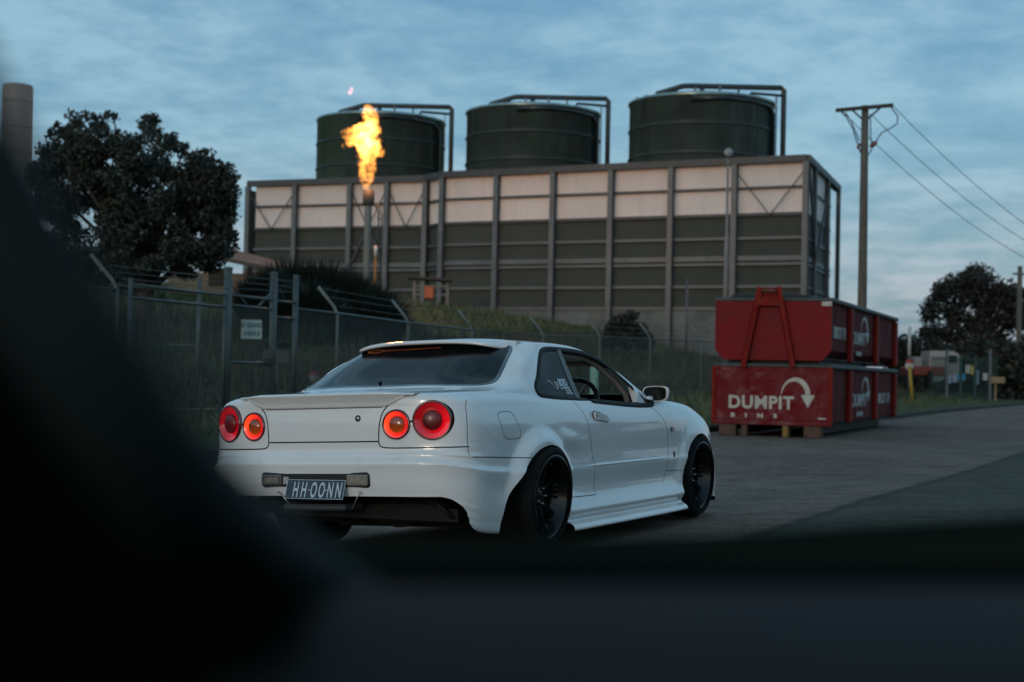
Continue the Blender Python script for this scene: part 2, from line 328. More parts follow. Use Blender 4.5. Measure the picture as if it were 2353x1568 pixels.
U[1] = [(-.998, .23, .911), (-.72, .24, .929), (-.43, .24, .951), (-.15, .22, 1.093), (.14, .21, 1.223), (.21, .20, 1.241), (.39, .11, 1.251), (.51, 0, 1.256)]
U[2] = [(-.985, .43, .910), (-.71, .44, .928), (-.395, .43, .950), (-.12, .41, 1.090), (.165, .385, 1.216), (.235, .36, 1.236), (.41, .2, 1.249), (.52, 0, 1.257)]
U[3] = [(-.955, .585, .908), (-.70, .585, .926), (-.335, .545, .949), (-.07, .515, 1.085), (.215, .475, 1.204), (.285, .445, 1.227), (.43, .26, 1.247), (.54, 0, 1.257)]
U[4] = [(-.905, .665, .906), (-.66, .655, .924), (-.27, .625, .950), (-.02, .580, 1.082), (.255, .53, 1.192), (.32, .50, 1.217), (.46, .29, 1.246), (.57, 0, 1.258)]
U[5] = [(-.85, .70, .905), (-.60, .695, .924), (-.215, .672, .953), (.02, .622, 1.082), (.285, .565, 1.185), (.345, .53, 1.214), (.49, .31, 1.246), (.60, 0, 1.259)]
U[6] = [(-.72, .730, .907), (-.47, .730, .924), (-.14, .710, .960), (.07, .650, 1.086), (.32, .588, 1.184), (.38, .548, 1.216), (.53, .32, 1.247), (.64, 0, 1.260)]
U[7] = [(-.53, .752, .910), (-.33, .750, .926), (-.05, .728, .966), (.14, .666, 1.089), (.36, .602, 1.184), (.42, .556, 1.218), (.57, .32, 1.248), (.68, 0, 1.261)]
U[8] = [(-.29, .762, .905), (-.17, .760, .918), (.04, .735, .970), (.21, .668, 1.093), (.41, .606, 1.186), (.47, .558, 1.220), (.61, .32, 1.249), (.72, 0, 1.261)]
U[9] = [(.03, .772, .888), (.09, .764, .900), (.19, .722, .982), (.32, .658, 1.10), (.49, .601, 1.190), (.54, .556, 1.221), (.67, .32, 1.250), (.77, 0, 1.261)]
U[10] = [(.36, .772, .872), (.38, .765, .882), (.42, .712, .982), (.49, .650, 1.10), (.61, .598, 1.190), (.64, .553, 1.222), (.75, .32, 1.250), (.84, 0, 1.261)]
U[11] = [(.65, .772, .858), (.66, .765, .867), (.68, .709, .975), (.71, .648, 1.095), (.78, .597, 1.187), (.80, .552, 1.220), (.86, .31, 1.248), (.92, 0, 1.259)]
U[12] = [(1.1, .772, .835), (1.09, .765, .843), (1.08, .705, .955), (1.05, .648, 1.075), (1.03, .600, 1.172), (1.02, .556, 1.205), (1.01, .30, 1.238), (1.01, 0, 1.251)]
U[13] = [(1.55, .768, .818), (1.54, .760, .827), (1.51, .718, .905), (1.42, .664, 1.015), (1.33, .616, 1.118), (1.28, .575, 1.150), (1.16, .29, 1.216), (1.09, 0, 1.240)]
U[14] = [(1.95, .756, .822), (1.92, .745, .836), (1.86, .722, .872), (1.74, .680, .955), (1.58, .637, 1.040), (1.53, .608, 1.062), (1.25, .28, 1.194), (1.14, 0, 1.232)]
U[15] = [(2.28, .735, .822), (2.22, .715, .846), (2.06, .685, .878), (1.86, .64, .945), (1.66, .603, 1.040), (1.58, .575, 1.078), (1.29, .27, 1.186), (1.17, 0, 1.226)]
U[16] = [(2.64, .70, .786), (2.45, .66, .832), (2.13, .60, .886), (1.90, .57, .965), (1.69, .54, 1.055), (1.60, .51, 1.094), (1.32, .24, 1.183), (1.19, 0, 1.222)]
U[17] = [(2.90, .64, .752), (2.60, .54, .828), (2.17, .47, .890), (1.93, .45, .975), (1.70, .43, 1.070), (1.60, .40, 1.110), (1.34, .19, 1.180), (1.205, 0, 1.219)]
U[18] = [(3.03, .55, .732), (2.68, .41, .828), (2.20, .35, .892), (1.95, .33, .980), (1.71, .32, 1.078), (1.60, .30, 1.120), (1.35, .14, 1.180), (1.215, 0, 1.217)]
U[19] = [(3.10, .42, .720), (2.73, .30, .828), (2.21, .25, .894), (1.96, .24, .983), (1.72, .23, 1.083), (1.60, .21, 1.126), (1.36, .10, 1.179), (1.225, 0, 1.215)]
U[20] = [(3.14, .25, .714), (2.76, .16, .828), (2.22, .13, .895), (1.97, .12, .985), (1.72, .12, 1.086), (1.60, .11, 1.129), (1.37, .05, 1.178), (1.23, 0, 1.214)]
U[21] = [(3.16, 0, .712), (2.78, 0, .828), (2.22, 0, .895), (1.97, 0, .986), (1.72, 0, 1.087), (1.60, 0, 1.130), (1.37, 0, 1.178), (1.235, 0, 1.213)]
CT = np.zeros((NS, 23, 3))
for s in range(NS):
    wr, wf = WR[s], WF[s]; ws = 1 - wr - wf
    for v, (a, b_, c) in enumerate(LV):
        o = a[0] * wr + b_[0] * ws + c[0] * wf; z = a[1] * wr + b_[1] * ws + c[1] * wf
        if 3 < s < 10 and v in (1, 2, 4): o -= b_[0] * ws * (1 if s < 9 else .5)
        p_ = BASE[s] + NRM[s] * o
        CT[s, v] = (p_[0], max(0, p_[1]) if s not in (0, NS - 1) else 0, z)
    CT[s, 15:] = U[s]
# rear quarter shoulder is fuller and higher than the door's
for s, (dy, dz) in {4: (-.012, 0), 5: (-.02, 0), 6: (-.012, .004), 7: (0, .012), 8: (.004, .014), 9: (.003, .006)}.items():
    CT[s, 14, 1] += dy; CT[s, 14, 2] += dz; CT[s, 13, 2] += dz * .5; CT[s, 13, 1] += dy * .3
# low rear flanks tuck in behind the wheel
for s, dy in {5: -.015, 6: -.03, 7: -.04, 8: -.03}.items():
    for v in range(0, 6): CT[s, v, 1] += dy * (1 - v / 6)
su = np.r_[0, np.cumsum(np.linalg.norm(np.diff(BASE, axis=0), axis=1))]
sv_ = []
for a, b_ in zip(su[:-1], su[1:]): sv_ += list(np.linspace(a, b_, max(4, int((b_ - a) / .018)), endpoint=False))
sv_ = np.array(sv_ + [su[-1]]); vv = np.arange(23.0); ve = np.array([v + k_ / n_ for v, n_ in zip(range(22), [4, 4, 4, 5, 6, 6, 6, 5, 4, 4, 5, 6, 6, 6, 5, 5, 8, 8, 8, 8, 4, 8]) for k_ in range(n_)] + [22.0])
G1 = pchip(su, CT.reshape(NS, -1), sv_).reshape(len(sv_), 23, 3)
G = np.stack([pchip(vv, G1[i], ve) for i in range(len(sv_))])
nu, nv = G.shape[:2]
keep = np.isin(np.round(ve, 3), (1, 2, 3, 4)) * .9 + np.isin(np.round(ve, 3), (7, 8, 9, 10)) * .85
for it in range(10):   # fairing
    H = G.copy(); H[1:-1] = (G[:-2] + G[2:]) / 2; H[0] = G[0]; H[0, :, 0] = G[1, :, 0]; H[0, :, 2] = G[1, :, 2]
    K = G.copy(); K[:, 1:-1] = (G[:, :-2] + G[:, 2:]) / 2
    wt = (1 - keep)[None, :, None]; wt = np.where(np.arange(nv)[None, :, None] < 1, 0, wt)
    G = G + .45 * (H - G) * (wt > .5) + .22 * wt * (K - G) * (it < 5); G[:, -1, 1] = 0; G[0, :, 1] = 0; G[-1, :, 1] = 0
# blistered rear and softer front wings round the wheels
RA = [(-.56, .0), (-.56, .20), (-.54, .27), (-.485, .37), (-.40, .46), (-.29, .54), (-.17, .592), (-.03, .613), (.09, .592), (.185, .53), (.245, .45), (.272, .34), (.272, .2), (.262, .14), (.25, .10), (.245, .0)]
FA = [(2.18, .0), (2.18, .22), (2.19, .30), (2.225, .39), (2.30, .50), (2.41, .575), (2.53, .612), (2.66, .612), (2.79, .57), (2.88, .49), (2.935, .39), (2.955, .25), (2.955, 0)]
def flare(P):
    x, y, z = P[..., 0], P[..., 1], P[..., 2]
    r = np.hypot((x + .07) / 1.05, np.maximum(z - .27, (z - .27) * .8)); side = sstep(.66, .80, y)
    d = .052 * (1 - sstep(.355, .45, r)) * side * sstep(.22, .42, z + .0 * x) - .010 * (1 - sstep(.45, .7, r)) * side * sstep(.2, .4, z)
    d = d + .014 * (1 - sstep(.0, .075, abs(z - .645 + .12 * (x - .2)))) * sstep(.12, .26, x) * (1 - sstep(.30, .62, x)) * side
    r2 = np.hypot((x - 2.56) / 1.08, z - .27); d2 = .022 * (1 - sstep(.33, .46, r2)) * side * sstep(.2, .35, z)
    return d + d2
for it in range(26):   # the glasshouse is one clean curve
    K = G.copy(); K[:, 1:-1] = (G[:, :-2] + G[:, 2:]) / 2; K[1:-1] = (K[:-2] + K[2:]) / 2
    wg = ((ve > 16.9) & (ve < 19.2))[None, :] & ((sv_ < su[6]) | (sv_ > su[16]))[:, None]; G = np.where(wg[..., None], G + .5 * (K - G), G); G[0, :, 1] = 0; G[-1, :, 1] = 0
G[..., 1] += flare(G)
def resample(poly, n=160, closed=True):
    P = np.array(poly, float); Q = np.vstack([P, P[:1]]) if closed else P; s = np.r_[0, np.cumsum(np.linalg.norm(np.diff(Q, axis=0), axis=1))]
    return np.stack([np.interp(np.linspace(0, s[-1], n, endpoint=not closed), s, Q[:, k_]) for k_ in (0, 1)], 1)
def smooth_poly(poly, n=160, it=2, closed=True):
    P = np.array(poly, float)
    for _ in range(it):   # corner cutting
        Q = []
        m_ = len(P); rng_ = range(m_) if closed else range(m_ - 1)
        for i in rng_: a, b_ = P[i], P[(i + 1) % m_]; Q += [a * .78 + b_ * .22, a * .22 + b_ * .78]
        if not closed: Q = [P[0]] + Q + [P[-1]]
        P = np.array(Q)
    return resample(P, n, closed)
def inpoly(poly, x, y):
    P = np.asarray(poly); c = np.zeros(x.shape, bool); j = len(P) - 1
    for i in range(len(P)):
        xi, yi = P[i]; xj, yj = P[j]; m_ = ((yi > y) != (yj > y)) & (x < (xj - xi) * (y - yi) / (yj - yi + 1e-12) + xi); c ^= m_; j = i
    return c
def nearest(poly, q):
    P = np.asarray(poly); A = P; B = np.roll(P, -1, 0); d = B - A; t_ = np.clip(((q - A) * d).sum(1) / ((d * d).sum(1) + 1e-12), 0, 1); X = A + d * t_[:, None]; i = np.argmin(((X - q)**2).sum(1)); return X[i]
V = G.reshape(-1, 3).copy(); VE = np.tile(ve, nu); SU = np.repeat(sv_, nv)
F = np.array([(i * nv + j, (i + 1) * nv + j, (i + 1) * nv + j + 1, i * nv + j + 1) for i in range(nu - 1) for j in range(nv - 1)])
FC = V[F].mean(1); FV = VE[F].mean(1); FS = SU[F].mean(1)
# a BVH of the whole, uncut shell for draping things on it (both halves)
Vm = V.copy(); Vm[:, 1] *= -1
BV = BVHTree.FromPolygons([tuple(p) for p in np.vstack([V, Vm])], [tuple(int(q) for q in f) for f in F] + [tuple(int(q) + len(V) for q in f[::-1]) for f in F])
def cast(o, d):
    h = BV.ray_cast(Vector(o), Vector(d)); return (np.array(h[0]), np.array(h[1])) if h[0] is not None else (None, None)
def side_pt(x, z, sgn=1):
    p_, n_ = cast((x, 3 * sgn, z), (0, -sgn, 0))
    if n_ is not None and n_[1] * sgn < 0: n_ = -n_
    return p_, n_
def rear_pt(y, z):
    p_, n_ = cast((-3, y, z), (1, 0, 0))
    if n_ is not None and n_[0] > 0: n_ = -n_
    return p_, n_
def top_pt(x, y):
    p_, n_ = cast((x, y, 3), (0, 0, -1))
    if n_ is not None and n_[2] < 0: n_ = -n_
    return p_, n_
WIN = smooth_poly([(.075, .945), (.065, .905), (.12, .889), (.60, .866), (1.0, .845), (1.41, .825), (1.70, .822), (1.80, .838), (1.765, .880), (1.62, .975), (1.46, 1.062), (1.33, 1.118), (1.14, 1.160), (.96, 1.176), (.66, 1.182), (.50, 1.178), (.40, 1.155), (.28, 1.075), (.16, .99)], 220, 1)
DOOR = smooth_poly([(.50, .90), (.505, .85), (.57, .77), (.603, .68), (.64, .55), (.672, .42), (.687, .282), (.69, .262), (.80, .25), (1.3, .25), (1.70, .255), (1.84, .29), (1.90, .35), (1.94, .45), (1.945, .55), (1.935, .64), (1.90, .70), (1.83, .755), (1.74, .80), (1.72, .85), (1.2, .90)], 200, 1)
RGL = smooth_poly([(-.405, -.40), (-.430, 0), (-.405, .40), (-.36, .52), (-.31, .59), (-.25, .625), (-.19, .630), (.0, .585), (.20, .532), (.235, .50), (.19, .36), (.155, 0), (.19, -.36), (.235, -.50), (.20, -.532), (.0, -.585), (-.19, -.630), (-.25, -.625), (-.31, -.59), (-.36, -.52)], 200, 1)
WSC = smooth_poly([(2.20, -.20), (2.20, .20), (2.17, .42), (2.10, .60), (2.00, .655), (1.88, .64), (1.60, .565), (1.50, .52), (1.46, .40), (1.44, 0), (1.46, -.40), (1.50, -.52), (1.60, -.565), (1.88, -.64), (2.0, -.655), (2.10, -.60), (2.17, -.42)], 200, 1)
RAP, FAP = smooth_poly(RA, 120, 2, False), smooth_poly(FA, 120, 2, False)
VAL = smooth_poly([(-1.0, .372), (.69, .372), (.755, .355), (.79, .318), (.803, .28), (.803, .262), (.803, .0), (-1, .0)], 160, 1)
LAMP = smooth_poly([(.70, .84), (.62, .905), (.535, .915), (.50, .90), (.42, .862), (.378, .82), (.358, .76), (.352, .66), (.360, .634), (.39, .624), (.80, .624), (.90, .624), (.90, .70), (.80, .80)], 160, 0)
LID = smooth_poly([(0, .660), (.348, .660), (.350, .74), (.368, .81), (.42, .858), (.50, .897), (.60, .93), (0, 1.0)], 120, 0)
HOLES = [np.array([(y_ + r_ * math.cos(a), z_ + r_ * math.sin(a)) for a in np.linspace(0, 2 * math.pi, 72, endpoint=False)]) for y_, z_, r_ in LAMPS]
lab = np.zeros(len(F), int)     # 0 body
iy, ix, iz = FC[:, 1], FC[:, 0], FC[:, 2]
seamz = .567
lab[(iz < seamz) & (ix < -.2) & (FV < 13)] = 1                                        # rear bumper
lab[(ix < -.60) & inpoly(LID, iy, iz) & (FV < 15.5)] = 2                               # boot lid, rear face
lab[(FV >= 14.5) & (FV < 17.2) & (ix < -.42) & (iy < .60 - .02 * (ix + 1)) & (ix < .0)] = 2
lab[(FV >= 14.6) & (FV < 16.97) & (ix > 2.12) & (iy < .66)] = 8                        # bonnet
lab[inpoly(DOOR, ix, iz) & (FV < 15.6) & (iy > .5)] = 3
lab[inpoly(smooth_poly([(-.59, .80), (-.40, .808), (-.35, .74), (-.312, .69), (-.322, .652), (-.49, .652), (-.53, .67), (-.56, .73)], 60, 1), ix, iz) & (iy > .5)] = 4
lab[inpoly(RAP, ix, iz) & (FV < 13) & (iy > .4) | inpoly(FAP, ix, iz) & (FV < 13) & (iy > .4)] = -1
lab[inpoly(VAL, iy, iz) & (ix < -.62) & (FV < 8)] = -1
hol = [inpoly(h_, iy, iz) & (ix < -.7) for h_ in HOLES]
for h_ in hol: lab[h_] = -1
inw = inpoly(WIN, ix, iz) & (FV > 13.5) & (FV < 21) & (iy > .5)
lab[inw] = -1; lab[inw & (ix < .625 + (iz - .87) * .22)] = 5                          # quarter window
lab[inpoly(RGL, ix, iy) & (FV > 16) & (FV < 20.6) & (ix < .3)] = 6                     # rear window
lab[inpoly(WSC, ix, iy) & (FV > 16) & (FV < 21) & (ix > 1.3)] = 7                      # windscreen
# pull the cut rims onto the true outline
def snap(sel, poly, ax, mode):
    a = set(F[sel].ravel().tolist()); rest = ~sel
    border = a & set(F[rest].ravel().tolist())
    for vi in border:
        q = nearest(poly, V[vi, list(ax)])
        if np.linalg.norm(q - V[vi, list(ax)]) > .035: continue
        if mode == 'side': p_, _ = side_pt(q[0], q[1])
        elif mode == 'rear': p_, _ = rear_pt(q[0], q[1])
        else: p_, _ = top_pt(q[0], q[1])
        if p_ is not None and np.linalg.norm(p_ - V[vi]) < .06: V[vi] = p_
for h_, q_ in zip(hol, HOLES): snap(h_, q_, (1, 2), 'rear')
snap(inpoly(RAP, ix, iz) & (FV < 13) & (iy > .4), RAP, (0, 2), 'side'); snap(inpoly(FAP, ix, iz) & (FV < 13) & (iy > .4), FAP, (0, 2), 'side')
snap(inpoly(VAL, iy, iz) & (ix < -.62) & (FV < 8), VAL, (1, 2), 'rear')
snap(inw, WIN, (0, 2), 'side'); snap(lab == 6, RGL, (0, 1), 'top'); snap(lab == 7, WSC, (0, 1), 'top')

white = mat('pearl_white_paint', (.70, .71, .695), .33, coat=1., spec=.6, coatr=.03)
blackp = mat('black_plastic', (.006, .007, .008), .45); rubber = mat('tyre_rubber', (.0065, .0065, .0065), .8, var=.3, vscale=20, spec=.2)
wear(white, (.42, .40, .37), .35, 5.0, (1, 1, 1.6), .54, .80)
trimw = white.copy(); trimw.name = 'pearl_white_trim'
t = white.node_tree; ge = t.nodes.new('ShaderNodeNewGeometry'); df = t.nodes.new('ShaderNodeBsdfDiffuse'); df.inputs[0].default_value = (.012, .012, .013, 1); mx = t.nodes.new('ShaderNodeMixShader')
t.links.new(ge.outputs['Backfacing'], mx.inputs[0]); t.links.new(t.nodes['Principled BSDF'].outputs[0], mx.inputs[1]); t.links.new(df.outputs[0], mx.inputs[2]); t.links.new(mx.outputs[0], t.nodes['Material Output'].inputs[0])   # the shell's inner side is dark lining
seam = mat('panel_gap', (.012, .013, .014), .8); under = mat('underbody', (.006, .006, .006), .85)
glassd = mat('tinted_glass', (.003, .004, .005), .03, ior=1.24); gloss = mat('gloss_black', (.006, .006, .007), .12, coat=1)
def clear_glass():
    m = bpy.data.materials.new('clear_glass'); m.use_nodes = True; t = m.node_tree; t.nodes.clear(); tr = t.nodes.new('ShaderNodeBsdfTransparent'); gl = t.nodes.new('ShaderNodeBsdfGlossy'); fr = t.nodes.new('ShaderNodeFresnel'); mx = t.nodes.new('ShaderNodeMixShader'); ou = t.nodes.new('ShaderNodeOutputMaterial')
    tr.inputs[0].default_value = (.86, .90, .88, 1); gl.inputs['Roughness'].default_value = .02; pass
    mx.inputs[0].default_value = .07; t.nodes.remove(fr); t.links.new(tr.outputs[0], mx.inputs[1]); t.links.new(gl.outputs[0], mx.inputs[2]); t.links.new(mx.outputs[0], ou.inputs[0]); return m
glassc = clear_glass()
CARM = Matrix.Identity(4)
for i in range(3):
    for j in range(3): CARM[i][j] = CARR[i, j]
    CARM[i][3] = CART[i]
car = empty('car', (0, 0, 0), 'white two-door coupe with four round red tail lights and black wheels on the road', 'car'); car.matrix_world = CARM
def shell(ids, name, m, both=True, sgn=1, parent=car):
    """body panel made of the faces labelled ids"""
    f = F[np.isin(lab, ids)]; used = np.unique(f); idx = -np.ones(len(V), int); idx[used] = np.arange(len(used)); P = V[used]; f = idx[f]
    vs = []; fs = []
    for sg in ((1, -1) if both else (sgn,)):
        o = len(vs); vs += [(p_[0], p_[1] * sg, p_[2]) for p_ in P]; fs += [tuple(int(q) + o for q in (ff if sg < 0 else ff[::-1])) for ff in f]
    me = bpy.data.meshes.new(name); me.from_pydata(vs, [], fs); bm = bmesh.new(); bm.from_mesh(me)
    bmesh.ops.remove_doubles(bm, verts=[v for v in bm.verts if abs(v.co.y) < 1e-4], dist=2e-4)
    bmesh.ops.dissolve_degenerate(bm, edges=bm.edges[:], dist=1e-6)
    for f_ in bm.faces: f_.smooth = True
    bm.normal_update(); bm.to_mesh(me); bm.free(); me.materials.append(m); ob = bpy.data.objects.new(name, me); C.objects.link(ob); ob.parent = parent; return ob
body = shell([0], 'body', white); bump = shell([1], 'rear_bumper', white); lid = shell([2], 'boot_lid', white); shell([8], 'bonnet', white)
shell([6], 'rear_window', glassd); shell([7], 'windscreen', glassc)
flap = shell([4], 'fuel_flap', white, False, -1)
left_extra = shell([4], 'rear_wing', white, False, 1)
doors = []
for sg in (-1, 1):
    doors.append(shell([3], 'door', white, False, sg)); q = shell([5], 'quarter_window', mat('dark_tint', (.003, .004, .005), .06, ior=1.16), False, sg)
    if sg < 0: qwin = q
# ---- draped strips
def strip(pts2, width, name, m, mode='side', sgn=1, off=.0008, closed=False, parent=car, build=True, th=0.):
    P = []; Nn = []
    for a, b_ in pts2:
        p_, n_ = side_pt(a, b_, sgn) if mode == 'side' else (rear_pt(a, b_) if mode == 'rear' else top_pt(a, b_))
        if p_ is None:
            P.append(None); Nn.append(None); continue
        P.append(p_); Nn.append(n_ / np.linalg.norm(n_))
    vs = []; fs = []; n = len(P); ok = [p_ is not None for p_ in P]; tmap = {}
    for i in range(n):
        if not ok[i]: continue
        a = P[(i - 1) % n] if closed or i > 0 else P[i]; c = P[(i + 1) % n] if closed or i < n - 1 else P[i]
        if a is None: a = P[i]
        if c is None: c = P[i]
        t_ = c - a
        if np.linalg.norm(t_) < 1e-9: ok[i] = False; continue
        t_ /= np.linalg.norm(t_); s_ = np.cross(t_, Nn[i]); s_ /= np.linalg.norm(s_); w_ = width / 2
        tmap[i] = len(vs); vs += [P[i] + s_ * w_ + Nn[i] * off * .4, P[i] + s_ * w_ * .6 + Nn[i] * (off + th), P[i] - s_ * w_ * .6 + Nn[i] * (off + th), P[i] - s_ * w_ + Nn[i] * off * .4]
    for i in range(n if closed else n - 1):
        j = (i + 1) % n
        if ok[i] and ok[j] and i in tmap and j in tmap and np.linalg.norm(P[i] - P[j]) < .12:
            a, c = tmap[i], tmap[j]; fs += [(a + k_, a + k_ + 1, c + k_ + 1, c + k_) for k_ in range(3)]
    b = MB(); b.add(vs, fs, True)
    return b.build(name, m, parent) if build else b
def merge(name, m, items, parent=car):
    b = MB()
    for it in items: b.add(it.v, it.f, True)
    return b.build(name, m, parent)
gaps = []
line = lambda pts, n=80: smooth_poly(pts, n, 2, False)
for sg in (-1, 1):
    dl = [(.50, .862), (.505, .85), (.57, .77), (.603, .68), (.64, .55), (.672, .42), (.687, .285)]
    gaps.append(strip(line(dl, 70), .0045, '', None, 'side', sg, build=False))
    gaps.append(strip(line([(.687, .283), (.52, .284), (.29, .288)], 30), .005, '', None, 'side', sg, build=False))
    gaps.append(strip(line([(1.70, .815), (1.83, .755), (1.90, .70), (1.935, .64), (1.945, .55), (1.94, .45), (1.905, .36), (1.86, .30)], 60), .0045, '', None, 'side', sg, build=False))
    gaps.append(strip(line([(1.92, .375), (2.05, .37), (2.20, .365)], 20), .004, '', None, 'side', sg, build=False))
    gaps.append(strip(line([(-.27, .543), (-.42, .549), (-.6, .558), (-.80, .567), (-.86, .569)], 80), .0055, '', None, 'side', sg, build=False))
gaps.append(strip(smooth_poly([(-.59, .80), (-.40, .808), (-.35, .74), (-.312, .69), (-.322, .652), (-.49, .652), (-.53, .67), (-.56, .73)], 90, 2), .0038, '', None, 'side', -1, closed=True, build=False))
for sg in (-1, 1):
    gaps.append(strip([(y * sg, z) for y, z in line([(.54, .918), (.50, .897), (.42, .862), (.378, .82), (.358, .76), (.352, .66), (.358, .636), (.39, .624), (.60, .624), (.812, .624)], 150)], .007, '', None, 'rear', 1, build=False))
    gaps.append(strip([(x, z) for x, z in line([(-.83, .87), (-.858, .84), (-.875, .76), (-.878, .62), (-.876, .58)], 50)], .004, '', None, 'side', sg, build=False))
    gaps.append(strip([(x, y * sg) for x, y in line([(-.78, .615), (-.60, .63), (-.44, .66)], 30)], .005, '', None, 'top', 1, build=False))
gaps.append(strip([(y, .660) for y in np.linspace(-.352, .352, 60)], .0075, '', None, 'rear', 1, build=False))
for g_ in gaps: merge('panel_gap', seam, [g_])
for sg in (-1, 1): merge('window_seal', mat('seal_black', (.004, .005, .006), .55, spec=.15), [strip(WIN, .036, '', None, 'side', sg, off=.003, closed=True, build=False, th=.004)])
for q_ in (RGL, WSC): merge('glass_seal', gloss, [strip(q_, .022, '', None, 'top', 1, off=.002, closed=True, build=False)])
gr = mat('satin_grey_trim', (.10, .12, .12), .35)
for sg in (-1, 1):
    strip(line([(.70, 1.176), (.672, 1.05), (.650, .95), (.642, .868)], 40), .030, 'window_pillar', gr, 'side', sg, off=.006, th=.003)
    strip(line([(.675, 1.176), (.645, 1.05), (.623, .95), (.612, .868)], 40), .032, 'pillar_seal', gloss, 'side', sg, off=.004, th=.002)
# arch lips
lipb = []
for sg in (-1, 1):
    for poly, n_ in ((RAP, 'r'), (FAP, 'f')):
        vs = []; 
        for x, z in poly:
            if z < .13: continue
            p_, nn = side_pt(x, z, sg)
            if p_ is None or abs(p_[1]) < .6: continue
            cx_, cz_ = (-.05, .30) if n_ == 'r' else (2.57, .30); d = np.array([x - cx_, 0, z - cz_]); d /= np.linalg.norm(d)
            vs += [p_, p_ + np.array([0, -sg * .012, 0]) - d * .004, p_ + np.array([0, -sg * .05, 0]) + d * .002]
        b = MB(); b.add(vs, [(i * 3 + j, i * 3 + j + 1, i * 3 + j + 4, i * 3 + j + 3) for i in range(len(vs) // 3 - 1) for j in range(2)], True); lipb.append(b)
for q_ in lipb: merge('arch_lip', trimw, [q_])
# crease highlight strake along the door, waist groove, valance lip
vl = []
for y, z in VAL:
    if z < .2: continue
    for sg in (-1, 1):
        pass
b = MB()
for sg in (-1, 1):
    pv = [(y, z) for y, z in line([(0, .372), (.69, .372), (.755, .355), (.79, .318), (.802, .28)], 60)]; vs = []
    for y, z in pv:
        p_, n_ = rear_pt(y * sg, z + .001)
        if p_ is None: continue
        vs += [p_, p_ + np.array([.05, 0, .0])]
    b.add(vs, [(i * 2, i * 2 + 1, i * 2 + 3, i * 2 + 2) for i in range(len(vs) // 2 - 1)], True)
b.build('bumper_lip', trimw, car)
# belt line underside: dark inner tub, floor, wells
b = MB(); b.box((1.35, 0, .16), (2.6, 1.30, .06)); b.box((-.62, 0, .50), (.6, 1.3, .20)); b.box((-.90, 0, .47), (.16, 1.40, .13)); b.box((-.52, 0, .36), (.1, 1.2, .22)); b.box((.95, 0, .25), (1.85, 1.50, .25)); b.box((2.6, 0, .45), (1.4, 1.06, .42)); b.box((.10, 0, .52), (.9, 1.06, .5))
b.build('underbody', under, car)
b = MB(); b.box((.98, 0, .60), (2.1, 1.44, .02)); b.box((1.98, 0, .66), (.10, 1.42, .28)); b.box((-.15, 0, .78), (.55, 1.30, .28)); b.build('floor', under, car)
mdash = mat('dark_cabin', (.012, .013, .013), .7)
b = MB(); b.box((1.74, 0, .75), (.46, 1.40, .20), bev=.05); b.build('dashboard', mdash, car)
for sy in (-.36, .36):
    b = MB(); b.box((.92, sy, .66), (.50, .46, .14), bev=.05); sb = Matrix.Translation((.66, sy, .90)) @ Matrix.Rotation(R(-18), 4, 'Y')
    b.box((0, 0, 0), (.12, .46, .44), bev=.05, M=sb); b.box((0, 0, .26), (.09, .24, .14), bev=.04, M=sb); b.build('seat', mdash, car)
for sg in (-1, 1):
    b = MB(); b.box((1.2, sg * .715, .74), (1.2, .05, .20), bev=.01); b.build('door_card', mdash, car)
Ms = Matrix.Translation((1.43, -.36, .84)) @ Matrix.Rotation(R(-66), 4, 'Y')
b = MB(); b.tube([Ms @ Vector((.18 * math.cos(a), .18 * math.sin(a), 0)) for a in np.linspace(0, 2 * math.pi, 33)], .017, 8)
for a in (R(90), R(210), R(330)): b.beam(Ms @ Vector((0, 0, .0)), Ms @ Vector((.17 * math.cos(a), .17 * math.sin(a), 0)), .03, .012)
b.lathe([(0, .02), (.05, .02), (.055, -.01), (0, -.02)], Ms, 16); b.build('steering_wheel', blackp, car)
cage = mat('cream_cage_paint', (.42, .38, .34), .5); b = MB()
for sg in (-1, 1):
    b.tube([(1.78, sg * .62, .45), (1.79, sg * .625, .80), (1.74, sg * .615, .90), (1.60, sg * .60, .99), (1.36, sg * .565, 1.10), (1.2, sg * .55, 1.14), (.62, sg * .53, 1.16), (.56, sg * .535, 1.12), (.52, sg * .58, .5)], .020, 10)
b.tube([(.62, -.53, 1.16), (.60, 0, 1.18), (.62, .53, 1.16)], .020, 10); b.tube([(1.36, -.565, 1.10), (1.33, 0, 1.13), (1.36, .565, 1.10)], .018, 10); b.build('roll_cage', cage, car)
